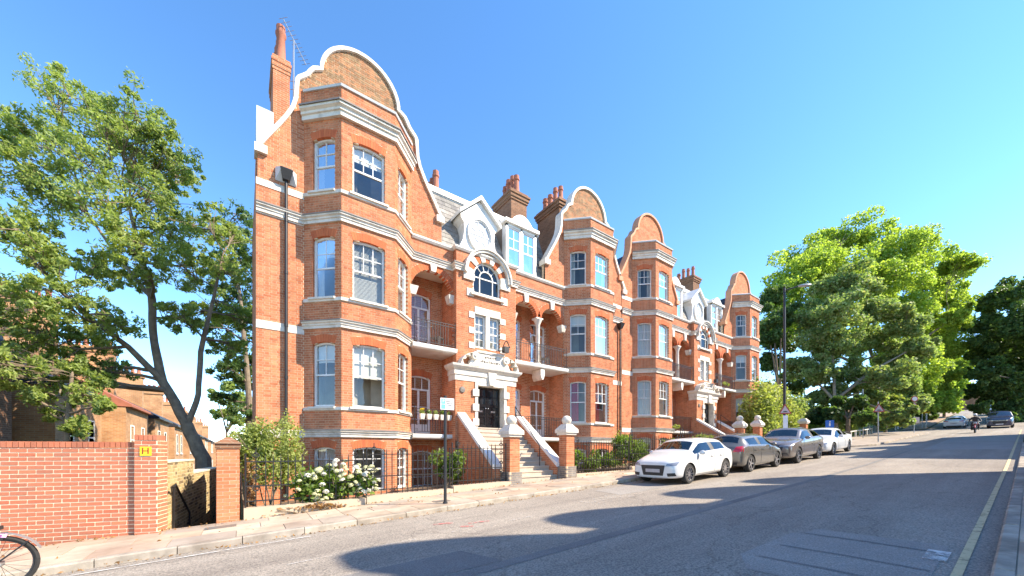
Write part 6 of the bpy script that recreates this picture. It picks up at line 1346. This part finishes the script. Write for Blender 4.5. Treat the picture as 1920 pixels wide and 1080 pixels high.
# ---------------------------------------------------------------- houses behind the wall on the left, houses opposite, signs, street lamp, far end
def house(label, x0, x1, y0, y1, zb, ze, zr, wall, ridge='y', pots=5, wins=(), group=None, stack=None, roofm='slate_dark', name='terraced_house'):
    root = thing(name, label, 'house', ((x0 + x1) / 2, (y0 + y1) / 2, zb), group); B = Vector(root.location)
    def P(m, nm, mat, par=root, **k): o = m.build(nm, mat, par, **k); o.location = -B if par is root else o.location; return o
    P(MB().box(x0, x1, y0, y1, zb, ze), 'wall', wall)
    m = MB(); e = .25
    if ridge == 'y':
        xm = (x0 + x1) / 2; m.prism([(x0 - e, ze - .1), (x1 + e, ze - .1), (x1 + e, ze + .02), (xm, zr), (x0 - e, ze + .02)], y0 - .05, y1 + .05)
    else:
        ym = (y0 + y1) / 2; v = [(y0 - e, ze - .1), (y1 + e, ze - .1), (y1 + e, ze + .02), (ym, zr), (y0 - e, ze + .02)]; n = 5
        m.add([(x0 - .05, a, b) for a, b in v] + [(x1 + .05, a, b) for a, b in v], [tuple(range(n)), tuple(range(2 * n - 1, n - 1, -1))] + [(k, k + n, (k + 1) % n + n, (k + 1) % n) for k in range(n)])
    rf = P(m, 'roof', roofm)
    if stack:
        cx, cy, wx, wy, zt = stack; c = MB(); c.box(cx - wx / 2, cx + wx / 2, cy - wy / 2, cy + wy / 2, ze, zt); c.box(cx - wx / 2 - .08, cx + wx / 2 + .08, cy - wy / 2 - .08, cy + wy / 2 + .08, zt - .35, zt - .12); st = P(c, 'chimney', wall)
        for k in range(pots): f = (k + .5) / pots - .5; pot(st, cx + (f * wx * .95 if wx > wy else 0), cy + (f * wy * .95 if wy >= wx else 0), zt - .01, .55, .12)
    for face, a, z, wd, hh in wins:                           # windows: white frame, pane, sill
        f = MB(); f.box(-wd / 2, wd / 2, 0, .06, 0, .07); f.box(-wd / 2, wd / 2, 0, .06, hh - .07, hh); f.box(-wd / 2, -wd / 2 + .07, 0, .06, .07, hh - .07); f.box(wd / 2 - .07, wd / 2, 0, .06, .07, hh - .07); f.box(-wd / 2 + .07, wd / 2 - .07, 0, .05, hh / 2 - .03, hh / 2 + .03); f.box(-wd / 2 - .06, wd / 2 + .06, -.06, .05, -.09, -.003)
        o = f.build('window', 'paint_white', root); loc = {'+x': (x1 + .03, a, z), '-y': (a, y0 - .03, z), '+y': (a, y1 + .03, z)}[face]; o.location = Vector(loc) - B; o.rotation_euler = (0, 0, {'+x': R(90), '-y': 0, '+y': R(180)}[face])
        MB().add([(-wd / 2 + .05, .03, .05), (wd / 2 - .05, .03, .05), (wd / 2 - .05, .03, hh - .05), (-wd / 2 + .05, .03, hh - .05)], [(0, 1, 2, 3)]).build('pane', 'car_glass', o, fix=False)
    return root
house('dark brick house at the left edge with white sash windows, behind the low wall', -12.5, -6.6, 15.5, 21, -3.3, 4.6, 7.0, 'brick_brown', 'x', wins=(('-y', -8.2, 2.6, .8, 1.5), ('-y', -7.9, .4, .9, 1.3), ('-y', -10.2, 2.6, .8, 1.5), ('+x', 18, 2.4, .8, 1.5)), stack=(-10, 18.2, 1.6, .6, 7.6), pots=6)
for k, (y0, xf, zt, lb) in enumerate(((22.5, -6.0, 9.0, 'yellow brick terraced house partly hidden by the small leafy tree'), (29.0, -5.2, 8.2, 'terraced house with bay of red pots seen past the leaning ash trunk'), (36.0, -5.0, 7.8, 'terraced house with white side windows behind the ash trunk'), (43.5, -4.8, 7.4, 'farther terraced house seen between ash trunk and old pier'), (52, -4.6, 7.2, 'distant yellow brick terraced house half-way down the row'), (60, -4.5, 7.0, 'distant terraced house beyond the ash fork'), (69, -4.4, 6.9, 'distant terraced house near the end of the row'), (80, -4.3, 6.8, 'very distant terraced house seen beside the old pier'), (93, -4.2, 6.8, 'last terraced house of the row below the mansion'))):
    house(lb, xf - 6.5, xf, y0, y0 + 6, -3.3, 4.3 - .15 * k, 6.4 - .15 * k, 'brick_yellow', 'y', 6, wins=(('+x', y0 + 1.5, 1.4, .9, 1.7), ('+x', y0 + 4.3, 1.4, .9, 1.7), ('+x', y0 + 1.5, -1.6, .9, 1.7), ('+x', y0 + 4.3, -1.6, .9, 1.7), ('-y', xf - 1.6, 1.5, .8, 1.6)), stack=(xf - 2.6, y0 + 5.7, 2.2, .7, zt), roofm='pot' if k == 1 else 'slate_dark')
# the terrace opposite, behind the camera: its roofline shades the street
def opposite(label, xa, xb, zpar, peaks, yf=-3.9):
    root = thing('opposite_block', label, 'building', ((xa + xb) / 2, yf, H((xa + xb) / 2)), None); B = Vector(root.location)
    o = MB().box(xa, xb, yf - 9, yf, H(xa) - .5, zpar).build('wall', 'brick_wall', root); o.location = -B
    for xc, hw, zt in peaks:
        n = 12; pts = [(xc - hw, zpar - .2), (xc + hw, zpar - .2)] + [(xc + hw * math.cos(math.pi * k / n), zpar + (zt - zpar) * math.sin(math.pi * k / n)) for k in range(n + 1)]
        o = MB().prism(pts, yf - .35, yf + .003).build('gable', 'brick_wall', root); o.location = -B
    x = xa + 1.2
    while x < xb - 1.2:
        for z in (1.4, 4.6, 7.6):
            f = MB(); f.box(-.5, .5, 0, .06, 0, .07); f.box(-.5, .5, 0, .06, 1.7, 1.77); f.box(-.5, -.43, 0, .06, .07, 1.7); f.box(.43, .5, 0, .06, .07, 1.7); f.box(-.43, .43, 0, .05, .85, .92); q = f.build('window', 'paint_white', root); q.location = Vector((x, yf + .03, z + H(x))) - B; q.rotation_euler = (0, 0, math.pi)
            MB().add([(-.45, .03, .05), (.45, .03, .05), (.45, .03, 1.72), (-.45, .03, 1.72)], [(0, 1, 2, 3)]).build('pane', 'car_glass', q, fix=False)
        x += 2.1
    o = MB().prism([(xa - .1, zpar - .05), (xb + .1, zpar - .05), (xb + .1, zpar + .08), (xa - .1, zpar + .08)], yf - .3, yf + .08).build('coping', 'stone_white', root); o.location = -B
opposite('tall brick block opposite the mansion with rounded gables, casting the road shadow', 9.3, 23.2, 10.2, ((11.4, 1.3, 12.3), (14.9, 1.5, 12.1), (18.9, 1.5, 12.3), (21.9, 1.2, 11.9)))
opposite('second brick block opposite, uphill beyond a gap', 32.5, 53.0, 12.2, ((36, 1.5, 14.0), (41, 1.5, 14.2), (46, 1.5, 14.4)))
# street lamp with hump sign
def triangle(parent, z, s, face='sign_faded', hump=True, ox=0.0):
    m = MB(); m.prism([(-s, 0), (s, 0), (0, s * 1.74)], -.012, .0); p = m.build('warning_triangle', 'sign_red', parent); p.location = (ox, -.07, z); q = .74
    MB().prism([(-s * q, s * .16), (s * q, s * .16), (0, s * .16 + s * 1.74 * q)], -.018, -.010).build('face', face, p)
    if hump: MB().prism([(-s * .4, s * .28), (s * .4, s * .28), (s * .28, s * .42), (0, s * .50), (-s * .28, s * .42)], -.024, -.016).build('hump_symbol', 'sign_ink', p)
    return p
lp = unproj(1468, 846, 21.8); lampx, lampy = 25.6, 8.35
lm = thing('street_lamp', 'tall black lamp post with a hump warning triangle and white notices', 'lamp', (lampx, lampy, H(lampx) + .118)); lm.rotation_euler = (0, 0, R(-50))
MB().lathe([(.10, 0), (.10, 1.3), (.075, 1.4), (.07, 5), (.055, 9.5), (.05, 9.6)], (0, 0, 0), 12).build('column', 'plastic_dark', lm, True); m = MB(); m.bar((0, 0, 9.45), (.75, 0, 9.62), .035); m.build('arm', 'plastic_dark', lm); MB().sphere((1.0, 0, 9.62), .3, 14, 8, (1.2, .5, .28)).build('lamp_head', 'metal_grey', lm, True)
triangle(lm, 2.25, .33)
for z, hh in ((1.35, .8),): m = MB(); m.box(-.12, .12, -.13, -.115, z, z + hh); m.build('notice', 'sign_white', lm)
def post_sign(label, x, y, h, kind, yaw=-50, name='road_sign'):
    r = thing(name, label, 'sign', (x, y, H(x) + .11)); r.rotation_euler = (0, 0, R(yaw)); MB().bar((0, 0, 0), (0, 0, h), .035, n=10).build('post', 'metal_grey' if kind != 'info' else 'plastic_dark', r, True)
    if kind == 'tri': triangle(r, h - .75, .36)
    if kind == 'multi':
        triangle(r, h - 1.05, .36, 'sign_faded', False); m = MB(); m.lathe([(0, -.09), (.30, -.09), (.30, -.06), (0, -.06)], (0, 0, h - .1), 24, 'y'); m.build('roundel', 'sign_red', r); MB().lathe([(0, -.10), (.22, -.10), (.22, -.08), (0, -.08)], (0, 0, h - .1), 24, 'y').build('roundel_face', 'sign_white', r); MB().box(-.35, .35, -.08, -.06, h - 1.45, h - 1.1).build('sub_plate', 'sign_faded', r); MB().box(-.4, .4, -.09, -.06, 1.0, 1.6).build('notice_board', 'sign_faded', r)
    if kind == 'info': m = MB(); m.box(-.28, .28, -.06, -.04, h - .56, h); p = m.build('plate', 'sign_blue', r); MB().box(-.05, .05, -.068, -.058, h - .45, h - .22).build('symbol', 'sign_white', p); MB().sphere((0, -.062, h - .13), .05, 10, 6, (1, .3, 1)).build('symbol', 'sign_white', p)
    if kind == 'round': MB().lathe([(0, -.09), (.38, -.09), (.38, -.06), (0, -.06)], (0, 0, h - .3), 24, 'y').build('roundel', 'sign_blue_pale', r)
    if kind == 'white': MB().lathe([(0, -.09), (.28, -.09), (.28, -.06), (0, -.06)], (0, 0, h - .3), 24, 'y').build('roundel', 'sign_white', r)
    if kind == 'yellow': m = MB(); m.box(-1.4, .4, -.06, -.03, h - .75, h - .2); p = m.build('plate', 'sign_yellow', r); MB().box(-1.2, .1, -.066, -.058, h - .52, h - .44).build('lettering', 'sign_ink', p); MB().prism([(.1, h - .6), (.3, h - .48), (.1, h - .36)], -.068, -.058).build('arrow', 'sign_ink', p)
    if kind == 'bare': pass
    return r
p = unproj(1555, 835, 28.5); post_sign('small blue information sign on a short post beyond the white saloon', p.x, max(p.y, 8.6), 1.75, 'info'); post_sign('faded warning triangle on a grey post on the sunny kerb build-out', 37.0, 6.35, 2.9, 'tri'); post_sign('post with roundel, triangle and notice board at the side-road corner', 56.5, 7.0, 3.6, 'multi'); post_sign('plain grey pole behind the white rail fence', 45.5, 8.8, 4.4, 'bare', name='pole'); post_sign('yellow direction sign on a dark post at the side road', 72.5, 7.9, 2.6, 'yellow'); post_sign('round blue sign on a tall post beyond the side road', 73.0, 8.3, 5.2, 'round'); post_sign('round white sign beyond the side road', 76.0, 8.2, 4.2, 'white')
# white post-and-rail fences
def fence(label, pts, h=.75):
    root = thing('rail_fence', label, 'fence', (pts[0][0], pts[0][1], H(pts[0][0]))); B = Vector(root.location)
    for (xa, ya), (xb, yb) in zip(pts, pts[1:]):
        n = max(1, int(math.dist((xa, ya), (xb, yb)) / 1.6))
        for k in range(n + 1):
            f = k / n; x, y = xa + (xb - xa) * f, ya + (yb - ya) * f; o = MB().box(x - .06, x + .06, y - .06, y + .06, H(x), H(x) + h).build('fence_post', 'paint_white', root); o.location = -B
        for z in (h - .08,): o = MB().bar((xa, ya, H(xa) + z), (xb, yb, H(xb) + z), .05, n=6).build('rail', 'paint_white', root); o.location = -B
fence('low white rail fence along the sunny pavement', [(36, 10.0), (44, 10.0), (52, 10.0), (57, 10.3)]); fence('white rail fence climbing beyond the side road', [(71, 10.5), (80, 10.6), (92, 10.8)], 1.1); fence('white fence at the corner of the side road', [(57.5, 10.6), (58.5, 14), (59, 20)], 1.0)
house('distant brick house at the top of the road', 150, 160, 5, 13, 10.5, 15.5, 18.0, 'brick_brown', 'x', 4, wins=tuple(('-y', 151.5 + 2.3 * k, 12.5, 1.0, 1.7) for k in range(4)), stack=(152, 9, .8, 1.6, 19.0), name='far_house')
ut = thing('utility_cabinet', 'pale green utility cabinet on the right-hand pavement uphill', 'cabinet', (38, -.35, H(38) + .11)); MB().box(-.6, .6, -.2, .2, 0, 1.25).build('body', 'lead', ut); MB().box(-.64, .64, -.24, .24, 1.25, 1.31).build('lid', 'lead', ut); MB().box(-.02, .02, .2, .215, .1, 1.2).build('door_seam', 'iron', ut)
